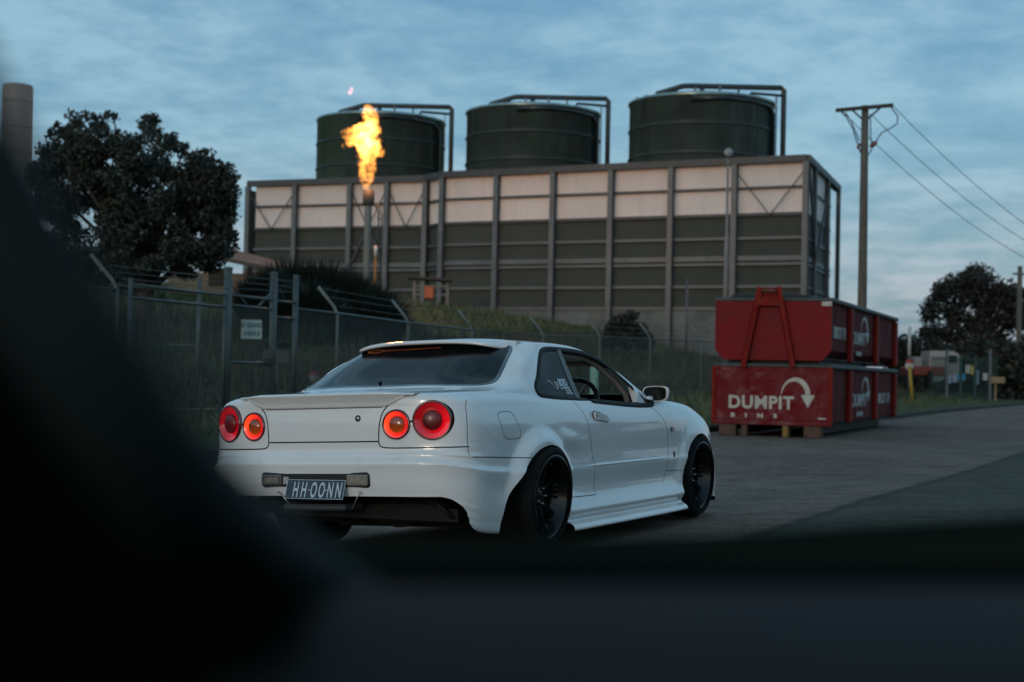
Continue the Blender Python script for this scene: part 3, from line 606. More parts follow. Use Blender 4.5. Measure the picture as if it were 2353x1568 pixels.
# ---- lamps
def disc_M(y, z, tilt=0.):
    p_, n_ = rear_pt(y, z); n_ = n_ / np.linalg.norm(n_); return Matrix(frame(p_, np.cross((0, 0, 1), n_), (0, 0, 1))), p_, n_
def lamp_mat(name, c1_, c2_, s1, s2, ang, rough=.12, base=(.30, .004, .006)):
    """lit tail lamp lens: brighter near its bulb"""
    m = bpy.data.materials.new(name); m.use_nodes = True; t = m.node_tree; b_ = t.nodes['Principled BSDF']; b_.inputs['Roughness'].default_value = rough; b_.inputs['Coat Weight'].default_value = .15 if base[0] < .1 else 1; b_.inputs['Base Color'].default_value = (*base, 1)
    co_ = t.nodes.new('ShaderNodeTexCoord').outputs['Object']; d_ = nd(t, 'ShaderNodeVectorMath', operation='DOT_PRODUCT'); t.links.new(co_, d_.inputs[0]); d_.inputs[1].default_value = (math.cos(ang), math.sin(ang), 0)
    g_ = math_n(t, 'ADD', math_n(t, 'MULTIPLY', d_.outputs['Value'], 6.2), .5)
    col = ramp_n(t, g_, [(.05, c1_), (.95, c2_)]); st = math_n(t, 'ADD', math_n(t, 'MULTIPLY', math_n(t, 'POWER', math_n(t, 'MAXIMUM', g_, 0.), 2.2), s2), s1)
    t.links.new(col, b_.inputs['Emission Color']); t.links.new(st, b_.inputs['Emission Strength']); return m
m_out = lamp_mat('outer_lamp_red', (.60, .001, .012), (.85, .004, .014), .16, .34, R(-25)); m_in = lamp_mat('inner_lamp_red', (1, .006, .018), (1, .050, .010), .42, .95, R(170))
m_core = lamp_mat('outer_core', (.16, .001, .008), (.3, .002, .01), .07, .06, 0, base=(.05, .001, .002), rough=.35); m_core2 = lamp_mat('amber_core', (.40, .03, .0), (.9, .13, .0), .04, .24, R(-80), base=(.12, .02, .002)); rim_m = mat('lamp_bezel', (.10, .003, .006), .25, coat=1)
for sg in (-1, 1):
    for y, z, r_, mo, mc, rc in ((*LAMPS[0], m_out, m_core, .053), (*LAMPS[1], m_in, m_core2, .045)):
        M_, p_, n_ = disc_M(y * sg, z); tl = empty('tail_light'); tl.parent = car; tl.matrix_local = M_; tl['label'] = 'round red lamp' if mo is m_out else 'brightly lit round lamp with amber centre'
        b = MB(); b.lathe([(r_ - .012, .002), (r_ - .008, .009), (r_ + .001, .007), (r_ + .003, -.02)], None, 48); b.build('bezel', rim_m, tl)
        b = MB(); b.lathe([(r_ - .010, .006), (r_ - .03, -.001), (rc + .012, -.012), (rc, -.014)], None, 48); b.build('reflector_ring', mo, tl)
        b = MB(); b.lathe([(rc, -.014), (rc, .0), (rc * .8, .007), (rc * .4, .011), (.001, .012)], None, 40); b.build('lens', mc, tl)
        b = MB(); b.lathe([(r_ + .0, -.02), (.001, -.02)], None, 32); b.build('backing', blackp, tl)
# lock, spoiler, roof visor
def loft(rows, name, m, parent=car, closed=True):
    n = len(rows[0]); vs = [tuple(p_) for r_ in rows for p_ in r_]; k_ = n if closed else n - 1
    fs = [(i * n + j, i * n + (j + 1) % n, (i + 1) * n + (j + 1) % n, (i + 1) * n + j) for i in range(len(rows) - 1) for j in range(k_)]
    b = MB(); b.add(vs, fs, True); b.add(rows[0], [tuple(range(n))]); b.add(rows[-1], [tuple(range(n))]); return b.build(name, m, parent)
rows = []
for y in np.r_[np.linspace(-.56, -.36, 14), np.linspace(-.33, .33, 18), np.linspace(.36, .56, 14)]:
    a = abs(y); e = sstep(.37, .565, a); xr = float(rear_pt(max(-.6, min(.6, y)), .86)[0][0]); zb = .842 + .068 * e; proud = .046 * (1 - .75 * e); zt = .922 - .010 * e
    rows.append([(-.82, y, .9235 - .012 * e), (-.92, y, zt + .002), (xr - proud + .03, y, zt), (xr - proud + .006, y, zt - .003), (xr - proud, y, zt - .009), (xr - proud + .003, y, zt - .016 * (1 - .5 * e)), (xr - proud * .25, y, (zt - .02) * .55 + zb * .45), (xr - .008, y, zb + .012 * (1 - e)), (xr - .006, y, zb), (xr + .05, y, zb), (-.82, y, .89)])
loft(rows, 'boot_spoiler', trimw)
strip([(y, .8405) for y in np.linspace(-.372, .372, 60)], .005, 'spoiler_seam', seam, 'rear')
rows = []
for y in np.linspace(-.53, .53, 44):
    q = (y / .53)**2; e = 1 - sstep(.44, .53, abs(y)); x0 = .20 + .085 * q; z0 = float(top_pt(x0 + .03, y * .97)[0][2]) + .004; ln = .20 * (.20 + .80 * e)
    xe = x0 - ln; ze = z0 - .016 - .024 * q**1.5
    rows.append([(x0 + .06, y, z0 - .002), (x0, y, z0 + .002), (x0 - ln * .5, y, z0 - .004), (xe + .02, y, ze + .004), (xe, y, ze - .002), (xe + .001, y, ze - .014), (xe + .02, y, ze - .019), (x0 - ln * .4, y, z0 - .03), (x0 + .03, y, z0 - .02)])
loft(rows, 'roof_spoiler', trimw)
chrome = mat('chrome', (.45, .46, .46), .2, metal=1)
M_, p_, n_ = disc_M(-.228, .783); b = MB(); b.lathe([(.001, .004), (.010, .004), (.0105, .002)], M_, 20); lk = b.build('boot_lock', chrome, car); b = MB(); b.lathe([(.011, .001), (.012, .003), (.017, .002), (.018, .0)], M_, 20); b.build('lock_ring', blackp, lk)
# recess with plate and lamps in the bumper
xr = float(rear_pt(0, .455)[0][0])
def rrect(x0, x1, y0, y1, r, n=6):
    o = []
    for cx_, cy_, a in ((x1 - r, y1 - r, 0), (x0 + r, y1 - r, 90), (x0 + r, y0 + r, 180), (x1 - r, y0 + r, 270)): o += [(cx_ + r * math.cos(R(a + 90 * k_ / n)), cy_ + r * math.sin(R(a + 90 * k_ / n))) for k_ in range(n + 1)]
    return o
RY0, RY1, RZ0, RZ1 = -.312, .368, .424, .492
rec = rrect(RY0, RY1, RZ0, RZ1, .012)
b = MB(); b.prism([(y, z) for y, z in rec], .004, frame((xr - .004, 0, 0), (0, 1, 0), (0, 0, 1))); b.build('bumper_recess', blackp, car)
fr = MB(); ol = rrect(RY0 - .008, RY1 + .008, RZ0 - .008, RZ1 + .008, .020, 19); il = rrect(RY0, RY1, RZ0, RZ1, .012, 19)
vs = []
for (a, c), (d, e) in zip(ol, il):
    xa = float(rear_pt(a, c)[0][0]); vs += [(xa - .001, a, c), (xa - .004, (a + d) / 2, (c + e) / 2), (xr - .0015, d, e)]
fr.add(vs, [(i * 3 + j, i * 3 + j + 1, ((i + 1) % 80) * 3 + j + 1, ((i + 1) % 80) * 3 + j) for i in range(80) for j in range(2)], True); fr.build('recess_frame', blackp, car)
lensm = mat('clear_lamp_lens', (.22, .20, .17), .18, var=.35, vscale=25, coat=1, stretch=(1, 4, 1))
lm = mat('dim_lamp_lens', (.10, .095, .09), .2, coat=1, var=.3, vscale=20)
for y0, m_ in ((-.247, lensm), (.300, lm)):
    b = MB(); b.box((xr - .008, y0, .4585), (.012, .13, .056), bev=.004); fl = b.build('rear_fog_lamp', m_, car)
    b = MB(); b.box((xr - .013, y0, .456), (.004, .085, .030), bev=.001); b.build('reflector', mat('warm_reflector', (.42, .38, .30), .25, metal=.6, var=.4, vscale=40), fl)
b = MB(); b.box((xr - .009, .205, .456), (.010, .035, .04), bev=.002); b.build('plate_light', mat('plate_lamp', (.35, .33, .31), .3), car)
# number plate
mp_ = mat('plate_navy', (.018, .032, .048), .45); mt = mat('plate_text', (.42, .52, .56), .5)
PM = frame((xr - .045, .004, .358), (0, -1, -.012), (.34, 0, 1)); plate = empty('number_plate'); plate.parent = car; plate.matrix_local = PM
b = MB(); b.prism(smooth_poly([(-.186, 0), (.186, 0), (.186, .107), (-.186, .107)], 40, 1) if False else [(-.180, 0), (.180, 0), (.186, .006), (.186, .101), (.180, .107), (-.180, .107), (-.186, .101), (-.186, .006)], .003); b.build('plate_panel', mp_, plate)
b = MB(); 
for i_, (a, c) in enumerate((((-.184, .002), (.184, .002)), ((.184, .002), (.184, .105)), ((.184, .105), (-.184, .105)), ((-.184, .105), (-.184, .002)))): b.beam((a[0], a[1], .004), (c[0], c[1], .004), .0025, .0025)
b.build('plate_border', mt, plate)
for i_, (ch, x) in enumerate(zip(['H', 'H', 'O', 'O', 'N', 'N'], (-.123, -.071, -.008, .043, .097, .150))):
    text_mesh(ch, .118, Matrix.Translation((x, .011, .0036)) @ Matrix.Diagonal((.43, 1.0, 1, 1)), 'plate_character', mt, plate, bold=.0018, depth=.0006)
for x in (-.039, .070):
    b = MB(); b.prism([(x + .0042 * math.cos(a_), .050 + .0042 * math.sin(a_)) for a_ in np.linspace(0, 6.28, 12, endpoint=False)], .0042); b.build('plate_dot', mt, plate)
for ch, y in (('NSW', .085), ('*', .05), ('AUS', .012)): text_mesh(ch, .014, Matrix.Translation((-.168, y, .0036)), 'state_mark', mat('plate_small', (.10, .16, .17), .5), plate, depth=.0004)
for x in (-.11, .10): b = MB(); b.lathe([(.004, .003), (.003, .006), (.0, .0065)], Matrix.Translation((x, .100, 0)), 10); b.build('plate_screw', chrome, plate)
b = MB(); b.prism([(-.10, .0), (.10, .0), (.10, .05), (-.10, .05)], -.03); b.build('plate_bracket', blackp, plate)
# struts, tray, exhaust under the bumper
alu = mat('strut_aluminium', (.45, .46, .46), .35, metal=.8); dk = mat('dull_steel', (.009, .010, .010), .6, var=.4, vscale=8, spec=.2)
for sg in (-1, 1):
    b = MB(); b.tube([(xr + .0, sg * .255, .392), (xr + .03, sg * .19, .305)], .0035, 8); b.lathe([(.0, .004), (.007, .003), (.008, 0)], frame((xr - .006, sg * .262, .392), (0, 1, 0), (0, 0, 1)), 10); b.build('support_strut', alu, car)
b = MB(); b.box((xr + .10, .04, .312), (.20, .40, .035), bev=.012); b.build('under_tray', mat('tray_grey', (.05, .058, .062), .35, coat=.4), car)
b = MB(); b.tube([(-.25, -.42, .27), (-.60, -.42, .27)], .04, 14); b.box((-.66, -.36, .29), (.34, .50, .15), bev=.05); b.box((-.62, .30, .28), (.3, .5, .14), bev=.05); b.beam((-.82, -.72, .26), (-.82, .72, .30), .05, .07); b.tube([(-.9, -.62, .33), (-.86, -.70, .25)], .012, 8); b.build('exhaust', dk, car)
b = MB(); b.tube([(-.25, 0, .25), (0, .0, .25)], .11, 14); b.tube([(0, -.60, .28), (0, .60, .28)], .035, 10); b.build('rear_axle', dk, car)
# door handle, flap, badges, mirror
for sg, dd in ((-1, doors[0]), (1, doors[1])):
    p0, n0 = side_pt(.79, .748, sg); t0 = np.array(side_pt(.85, .744, sg)[0]) - np.array(side_pt(.73, .752, sg)[0])
    Mh = frame(p0, t0, (0, 0, 1)); zs = 1 if (Mh.to_3x3() @ Vector((0, 0, 1))).y * sg > 0 else -1
    hd = empty('door_handle'); hd.parent = dd; hd.matrix_local = Mh
    b = MB(); b.prism([(-.115, .024), (-.10, .034), (0, .032), (.075, .018), (.118, -.010), (.10, -.018), (-.08, -.018), (-.105, -.002)], .018 * zs); b.build('grip', trimw, hd, bevel=.005)
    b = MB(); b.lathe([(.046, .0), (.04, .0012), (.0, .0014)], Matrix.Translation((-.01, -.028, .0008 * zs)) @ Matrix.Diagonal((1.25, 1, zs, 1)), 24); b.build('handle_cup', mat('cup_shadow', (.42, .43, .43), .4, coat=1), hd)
    b = MB(); b.prism([(-.121, .027), (-.104, .040), (0, .037), (.0, .034), (-.10, .034), (-.115, .024), (-.105, -.002), (-.08, -.018), (.05, -.018), (.05, -.022), (-.083, -.022), (-.111, -.004)], .003 * zs); b.build('handle_gap', seam, hd)
    b = MB(); b.lathe([(.007, .0), (.006, .002), (0, .002)], Matrix.Translation((-.092, .012, .018 * zs)) @ Matrix.Diagonal((1, 1, zs, 1)), 12); b.build('key_hole', blackp, hd)
    # side repeater, shield badge
    p_, n_ = side_pt(2.02, .655, sg); Mi = frame(p_, (1, 0, 0), (0, 0, 1)); zi = 1 if (Mi.to_3x3() @ Vector((0, 0, 1))).y * sg > 0 else -1
    b = MB(); b.prism(smooth_poly([(-.028, -.017), (.028, -.017), (.026, .014), (-.024, .017)], 24, 1), .012 * zi, Mi); b.build('side_repeater', gloss, car, bevel=.003)
    p_, n_ = side_pt(2.06, .475, sg); Mi = frame(p_, (1, 0, 0), (0, 0, 1))
    b = MB(); b.prism([(-.014, .024), (.014, .024), (.014, -.006), (0, -.026), (-.014, -.006)], .003 * zi, Mi); b.build('shield_badge', mat('badge_grey', (.03, .032, .035), .3, metal=.5), car)
    # mirror
    mr = empty('side_mirror'); mr.parent = car
    yy = sg * .77; sec = smooth_poly([(-.090, -.050), (.078, -.056), (.092, .0), (.086, .050), (-.06, .054), (-.092, .03)], 40, 2); rows = []
    for dx, k_, dz in ((-.0, .93, 0), (-.006, 1.0, 0), (.03, 1.0, 0), (.07, .88, -.002), (.10, .64, -.004), (.115, .3, -.006)):
        rows.append([(1.90 + dx, yy + sg * (a * k_ + .005 * dx), .902 + c * k_ + dz) for a, c in sec])
    loft(rows, 'mirror_housing', trimw, mr)
    gl_ = [(1.898, yy + sg * a * .90, .902 + c * .88) for a, c in sec]; b = MB(); b.add(gl_ + [(1.894, yy + sg * a * .90, .902 + c * .88) for a, c in sec], [tuple(range(40)), tuple(range(40, 80))[::-1]] + [(i, (i + 1) % 40, 40 + (i + 1) % 40, 40 + i) for i in range(40)]); b.build('mirror_glass', mat('mirror_dark', (.010, .012, .012), .12, ior=1.2), mr)
    b = MB(); b.add([(1.66, sg * .735, .845), (1.80, sg * .752, .826), (1.90, sg * .742, .858), (1.72, sg * .69, .955), (1.68, sg * .70, .95), (1.66, sg * .70, .845), (1.80, sg * .71, .826), (1.90, sg * .70, .858), (1.72, sg * .66, .955), (1.68, sg * .66, .95)], [(0, 1, 2, 3, 4), (9, 8, 7, 6, 5), (0, 5, 6, 1), (1, 6, 7, 2), (2, 7, 8, 3), (3, 8, 9, 4), (4, 9, 5, 0)]); b.build('mirror_base', trimw, mr)
    b = MB(); b.tube([(1.84, sg * .71, .862), (1.93, sg * .75, .868)], .022, 10); b.build('mirror_arm', trimw, mr)
# side rub crease on the doors
for sg, dd in ((-1, doors[0]), (1, doors[1])):
    rows = []; P_ = np.linspace(.50, 2.0, 50)
    for x in P_:
        e = float(np.clip(min((x - .5) / .25, (2.0 - x) / .25, 1), 0.04, 1)); p_, n_ = side_pt(x, .462, sg); y_ = p_[1]
        rows.append([(x, y_ - sg * .001, .462 + .013 * e), (x, y_ + sg * .006 * e, .462 + .004 * e), (x, y_ + sg * .0075 * e, .462 - .003 * e), (x, y_ - sg * .001, .462 - .008 * e)])
    loft(rows, 'door_crease', trimw, car, closed=False)
# stickers on the quarter window
ms = mat('sticker_white', (.55, .64, .68), .5); p_, n_ = side_pt(.46, .93, -1); tq = np.array(side_pt(.56, .93, -1)[0]) - np.array(p_)
Q = frame(np.array(side_pt(.505, .958, -1)[0]) + n_ * .003, tq, np.array(side_pt(.505, .99, -1)[0]) - np.array(side_pt(.505, .95, -1)[0]))
st = empty('window_sticker'); st.parent = qwin
text_mesh('BORD', .070, Q @ Matrix.Translation((.004, -.010, 0)) @ Matrix.Diagonal((.62, 1, 1, 1)), 'sticker_word', ms, st, bold=.0015, depth=.0005); text_mesh('TSTE.', .070, Q @ Matrix.Translation((.030, -.066, 0)) @ Matrix.Diagonal((.62, 1, 1, 1)), 'sticker_word', ms, st, bold=.0015, depth=.0005)
zg = [[(-.20, .022), (-.165, .022), (-.115, -.030), (-.085, -.030), (-.10, .018)], [(-.088, .02), (-.072, -.02), (-.058, .004), (-.066, .014)], [(-.052, .018), (-.030, -.032), (.0, -.028), (-.004, .026), (.022, .026)]]
b = MB()
for z_ in zg:
    for (a, c), (d, e) in zip(z_[:-1], z_[1:]): b.beam(Q @ Vector((a * .9 - .03, c, .0)), Q @ Vector((d * .9 - .03, e, .0)), .0045, .001, up=tuple(n_))
b.build('sticker_squiggle', ms, st)
# washer nozzle and wiper on the rear glass, banner on its top
p_, n_ = top_pt(-.38, .03); b = MB(); b.tube([p_, p_ + np.array([-.006, 0, .016])], [.011, .006], 10); b.build('washer_nozzle', blackp, car)
p_, n_ = top_pt(.07, .12); tx = np.array(top_pt(.07, .02)[0]) - np.array(top_pt(.07, .22)[0]); Qb = frame(p_ + n_ * .002, tx, np.array(top_pt(.10, .1)[0]) - np.array(top_pt(.04, .1)[0]))
mo = mat('banner_orange', (.55, .13, .03), .5); b = MB()
ring = [(.055 * math.cos(a) - .20, .022 * math.sin(a) - .018) for a in np.linspace(0, 2 * math.pi, 25)]
for (a, c), (d, e) in zip(ring[:-1], ring[1:]): b.beam(Qb @ Vector((a, c, 0)), Qb @ Vector((d, e, 0)), .008, .001, up=tuple(n_))
for k_ in range(12): b.beam(Qb @ Vector((-.15 + k_ * .034, -.016, 0)), Qb @ Vector((-.15 + k_ * .034 + .026, -.012, 0)), .012, .001, up=tuple(n_))
b.build('window_banner', mo, car)
# wheels
rimm = mat('black_rim', (.003, .0035, .0035), .3, coat=.25, spec=.3); bolt = mat('rim_bolt', (.20, .19, .17), .3, metal=.8)
def wheel(x, y, sg, camber, wd, steer=0.):
    wh = empty('wheel'); wh.parent = car
    wh.matrix_local = Matrix.Translation((x, y * sg, .307)) @ Matrix.Rotation(steer, 4, 'Z') @ Matrix.Rotation(sg * camber, 4, 'X') @ Matrix.Rotation(R(-90) * sg, 4, 'X')
    # local z = outwards
    rt, rr = .306, .243
    b = MB(); b.lathe([(rr - .01, .012), (rr, .0), (rr + .014, .006), (rr + .035, .002), (rt - .016, -.022), (rt - .004, -.036), (rt, -.055), (rt, -wd + .055), (rt - .006, -wd + .03), (rt - .03, -wd + .006), (rr, -wd)], None, 64); b.build('tyre', rubber, wh)
    rim = MB(); rim.lathe([(rr - .012, .004), (rr + .002, .008), (rr + .002, .0), (rr - .010, -.006), (rr - .018, -.016), (rr - .022, -.075), (rr - .030, -.085), (rr - .040, -.11), (rr - .040, -wd + .01), (rr - .005, -wd)], None, 64); ro = rim.build('rim', rimm, wh)
    sp_ = MB()
    for k_ in range(10):
        for da in (-.085, .085):
            a = k_ * math.pi / 5 + da; a2 = k_ * math.pi / 5 + da * .4
            sp_.beam((.05 * math.cos(a2), .05 * math.sin(a2), -.088), ((rr - .026) * math.cos(a), (rr - .026) * math.sin(a), -.072), .014, .016)
    sp_.lathe([(.0, -.070), (.028, -.070), (.034, -.078), (.064, -.082), (.066, -.12)], None, 24); sp_.build('spokes', rimm, ro)
    bo = MB()
    for k_ in range(24):
        a = k_ * math.pi / 12; bo.lathe([(.005, 0), (.004, .005), (0, .006)], Matrix.Translation(((rr - .034) * math.cos(a), (rr - .034) * math.sin(a), -.072)), 6)
    for k_ in range(5):
        a = k_ * math.pi * .4; bo.lathe([(.009, 0), (.008, .02), (0, .022)], Matrix.Translation((.045 * math.cos(a), .045 * math.sin(a), -.078)), 6)
    bo.build('rim_bolts', bolt, ro)
    b = MB(); b.lathe([(.02, -.14), (.155, -.14), (.16, -.16), (.02, -.16)], None, 32); b.build('brake_disc', under, wh)
    b = MB(); b.lathe([(.02, -.10), (rr - .05, -wd + .07)], None, 32); b.build('hub_back', under, wh)
for sg in (-1, 1):
    wheel(.0, .872, sg, R(-5.5), .27); wheel(2.665, .812, sg, R(-3), .24, 0)
# wheel tubs
for sg in (-1, 1):
    for cx_, yo in ((-.08, .80), (2.57, .77)):
        b = MB(); Mt = Matrix.Translation((cx_, sg * yo, .30)) @ Matrix.Rotation(R(90), 4, 'X'); b.lathe([(.43, 0), (.43, .28 * sg), (.0, .28 * sg)], Mt, 24, a0=R(-8), a1=R(188)); b.build('wheel_tub', under, car)
# headlamps (seen only in glancing view) and front number
for sg in (-1, 1):
    vs = []; 
    for x, z in smooth_poly([(2.98, .60), (3.17, .60), (3.14, .66), (3.02, .70), (2.97, .66)], 30, 1):
        p_, n_ = side_pt(x, z, sg); vs.append(tuple(p_ + n_ * .003))
    b = MB(); b.add(vs, [tuple(range(30))], True); b.build('headlight', mat('head_lens', (.16, .15, .16), .1, coat=1), car)
# ------------------------------------------------------------------ industrial enclosure, tanks, flare
steel = mat('galvanised_steel', (.105, .118, .122), .5, metal=.3, var=.2, vscale=1.2); steel2 = mat('frame_steel_dark', (.058, .064, .066), .55, metal=.2, var=.2, vscale=1)
def corr(name, c, c2, wave=6.0):
    m = mat(name, c, .6, col2=c2, vscale=.35); t = m.node_tree; co = t.nodes.new('ShaderNodeTexCoord').outputs['Object']; wv = t.nodes.new('ShaderNodeTexWave'); wv.inputs['Scale'].default_value = wave; t.links.new(co, wv.inputs['Vector'])
    bp_ = t.nodes.new('ShaderNodeBump'); bp_.inputs['Strength'].default_value = .6; bp_.inputs['Distance'].default_value = .04; t.links.new(wv.outputs[1], bp_.inputs['Height']); t.links.new(bp_.outputs[0], t.nodes['Principled BSDF'].inputs['Normal']); wear(m, tuple(q * .72 for q in c), .55, 1.1, (1, 1, .10), .50, .68); return m
wpan = corr('cream_sheeting', (.86, .76, .70), (.76, .67, .62)); gpan = corr('olive_sheeting', (.054, .063, .049), (.043, .051, .040)); conc = mat('concrete', (.125, .14, .13), .9, var=.3, vscale=.8, bump=.3, bscale=6)
bld = empty('industrial_building', (15, 80, 0), 'long green and cream sheet wall in an external steel frame on the grass bank', 'building')
inv = Matrix.Translation((-15, -80, 0))
def bpart(b, name, m, parent=bld):
    b.v = [(x - 15, y - 80, z) for x, y, z in b.v] if parent is bld or parent.parent is bld else b.v
    return b.build(name, m, parent)
def on_line(px, py, A, B):
    """where the sight line through px meets the vertical plane A-B"""
    d = at(px, py, 1.0); r_ = d[0]; dx, dy = B[0] - A[0], B[1] - A[1]; t_ = (r_ * A[1] - A[0]) / (dx - r_ * dy); return (A[0] + dx * t_, A[1] + dy * t_)
PA = (-4.25, 90.1); PC = (15.0, 80.0); PB = (-5.3, 91.9); PL = (-16.6, 96.6); PR_ = (19.25, 92.6)
TOP = 12.66; RAILS = [(11.06, .13), (9.66, .16), (8.42, .14), (7.36, .26), (7.06, .14), (5.88, .15), (4.72, .16)]
def face(A, B, cols, x0=0., x1=1., panels=True, flip=1, k=1.):
    """one wall face from A to B; cols are fractions along it"""
    A = np.array(A); B = np.array(B); d = B - A; ln = np.hypot(*d); d = d / ln; n = np.array([d[1], -d[0]]) * flip
    if n @ (-A) < 0: n = -n
    def seg(a, b_, off, z0, z1, th, name, m):
        p = A + d * a * ln + n * off; q = A + d * b_ * ln + n * off; b = MB(); b.beam((p[0], p[1], (z0 + z1) / 2), (q[0], q[1], (z0 + z1) / 2), th, z1 - z0); return bpart(b, name, m)
    if panels:
        seg(x0, x1, -.34 * k, 9.66, 12.38, .10, 'cream_panel', wpan); seg(x0, x1, -.34 * k, 4.74, 9.655, .10, 'green_panel', gpan); seg(x0, x1, -.30 * k, 2.2, 4.735, .22, 'concrete_base', conc)
    seg(-.002, 1.002, .0, TOP - .34, TOP, .40, 'top_beam', steel2)
    for z, th in RAILS: seg(x0, x1, -.18 * k, z - th / 2, z + th / 2, .16, 'rail', steel2 if z > 9.5 else steel)  # upper rails take the darker steel to stand in for their underside shade
    for c in cols:
        p = A + d * ln * c + n * .05; b = MB(); h0 = 2.2
        for o, w_, t_ in ((-.11, .30, .03), (.11, .30, .03), (0, .045, .20)):
            q = p + n * o; b.beam((q[0], q[1], h0), (q[0], q[1], TOP - .35), w_ if w_ > .1 else .045, t_ if w_ > .1 else .20, up=(n[0], n[1], 0))
        bpart(b, 'column', steel)
    return A, d, ln, n
def brace(F_, c0, c1, z0, z1):
    A, d, ln, n = F_; p = A + d * ln * c0 + n * .0; q = A + d * ln * c1 + n * .0
    b = MB(); b.beam((p[0], p[1], z1), (q[0], q[1], z0), .07, .07); bpart(b, 'brace', steel2); q2 = p; b = MB(); b.beam((p[0] + n[0] * .09, p[1] + n[1] * .09, z0), (q[0] + n[0] * .09, q[1] + n[1] * .09, z1), .07, .07); bpart(b, 'brace', steel2)
def frac(px, A, B): p = on_line(px, 560, A, B); return math.hypot(p[0] - A[0], p[1] - A[1]) / math.hypot(B[0] - A[0], B[1] - A[1])
cf = [frac(px, PA, PC) for px in (1012, 1139, 1269, 1402, 1540, 1686)] + [1.0]
FF = face(PA, PC, cf); brace(FF, cf[5], cf[6], 4.9, 11.9) if False else None
A_, d_, ln_, n_ = FF
for c0, c1, z0, z1 in ((cf[5], cf[6], 9.6, 12.0),):
    mid = (c0 + c1) / 2
    for a, b_ in ((c0, mid), (c1, mid)):
        p = A_ + d_ * ln_ * a; q = A_ + d_ * ln_ * b_; b = MB(); b.beam((p[0], p[1], z1), (q[0], q[1], z0), .055, .055); bpart(b, 'brace', steel2)
cl_ = [frac(px, PL, PB) for px in (676, 802, 887)]
FL = face(PL, PB, [0.0] + cl_ + [1.0], x0=frac(580, PL, PB)); A_, d_, ln_, n_ = FL
for c0, c1 in ((0, cl_[0]), (cl_[1], cl_[2]), (cl_[2], 1.0)):
    mid = (c0 + c1) / 2
    for a, b_ in ((c0, mid), (c1, mid)):
        p = A_ + d_ * ln_ * a; q = A_ + d_ * ln_ * b_; b = MB(); b.beam((p[0], p[1], 12.0), (q[0], q[1], 9.6), .055, .055); bpart(b, 'brace', steel2)
p = A_ + d_ * ln_ * cl_[1]; q = A_ + d_ * ln_ * cl_[2]; m_ = (p + q) / 2
for a in (p, q):
    b = MB(); b.beam((a[0], a[1], 7.2), (m_[0], m_[1], 9.6), .10, .10); bpart(b, 'brace', steel2); b = MB(); b.beam((a[0], a[1], 7.0), (m_[0], m_[1], 5.0), .10, .10); bpart(b, 'brace', steel2)
face(PB, PA, [])
fr_ = [frac(px, PC, PR_) for px in (1868, 1897)]
face(PC, PR_, [fr_[0] , fr_[1], 1.0], x1=frac(1908, PC, PR_), k=.35)
pb = (PC[0] + .2, PC[1] + .5); 
for a, b_ in ((0, fr_[0]), (fr_[1], fr_[0])):
    p = np.array(PC) + (np.array(PR_) - PC) * a; q = np.array(PC) + (np.array(PR_) - PC) * b_; b = MB(); b.beam((p[0] + .15, p[1], 12), (q[0] + .15, q[1], 7.3), .12, .12); bpart(b, 'brace', steel2)
# the far sides of the enclosure
b = MB(); BL = (-12, 112); BR = (17.0, 104); PE = on_line(1903, 560, PC, PR_)
for p, q in ((PL, BL), (BL, BR), (BR, PE)): b.beam((p[0], p[1], 7.3), (q[0], q[1], 7.3), .2, 9.6)
bpart(b, 'rear_wall', gpan)
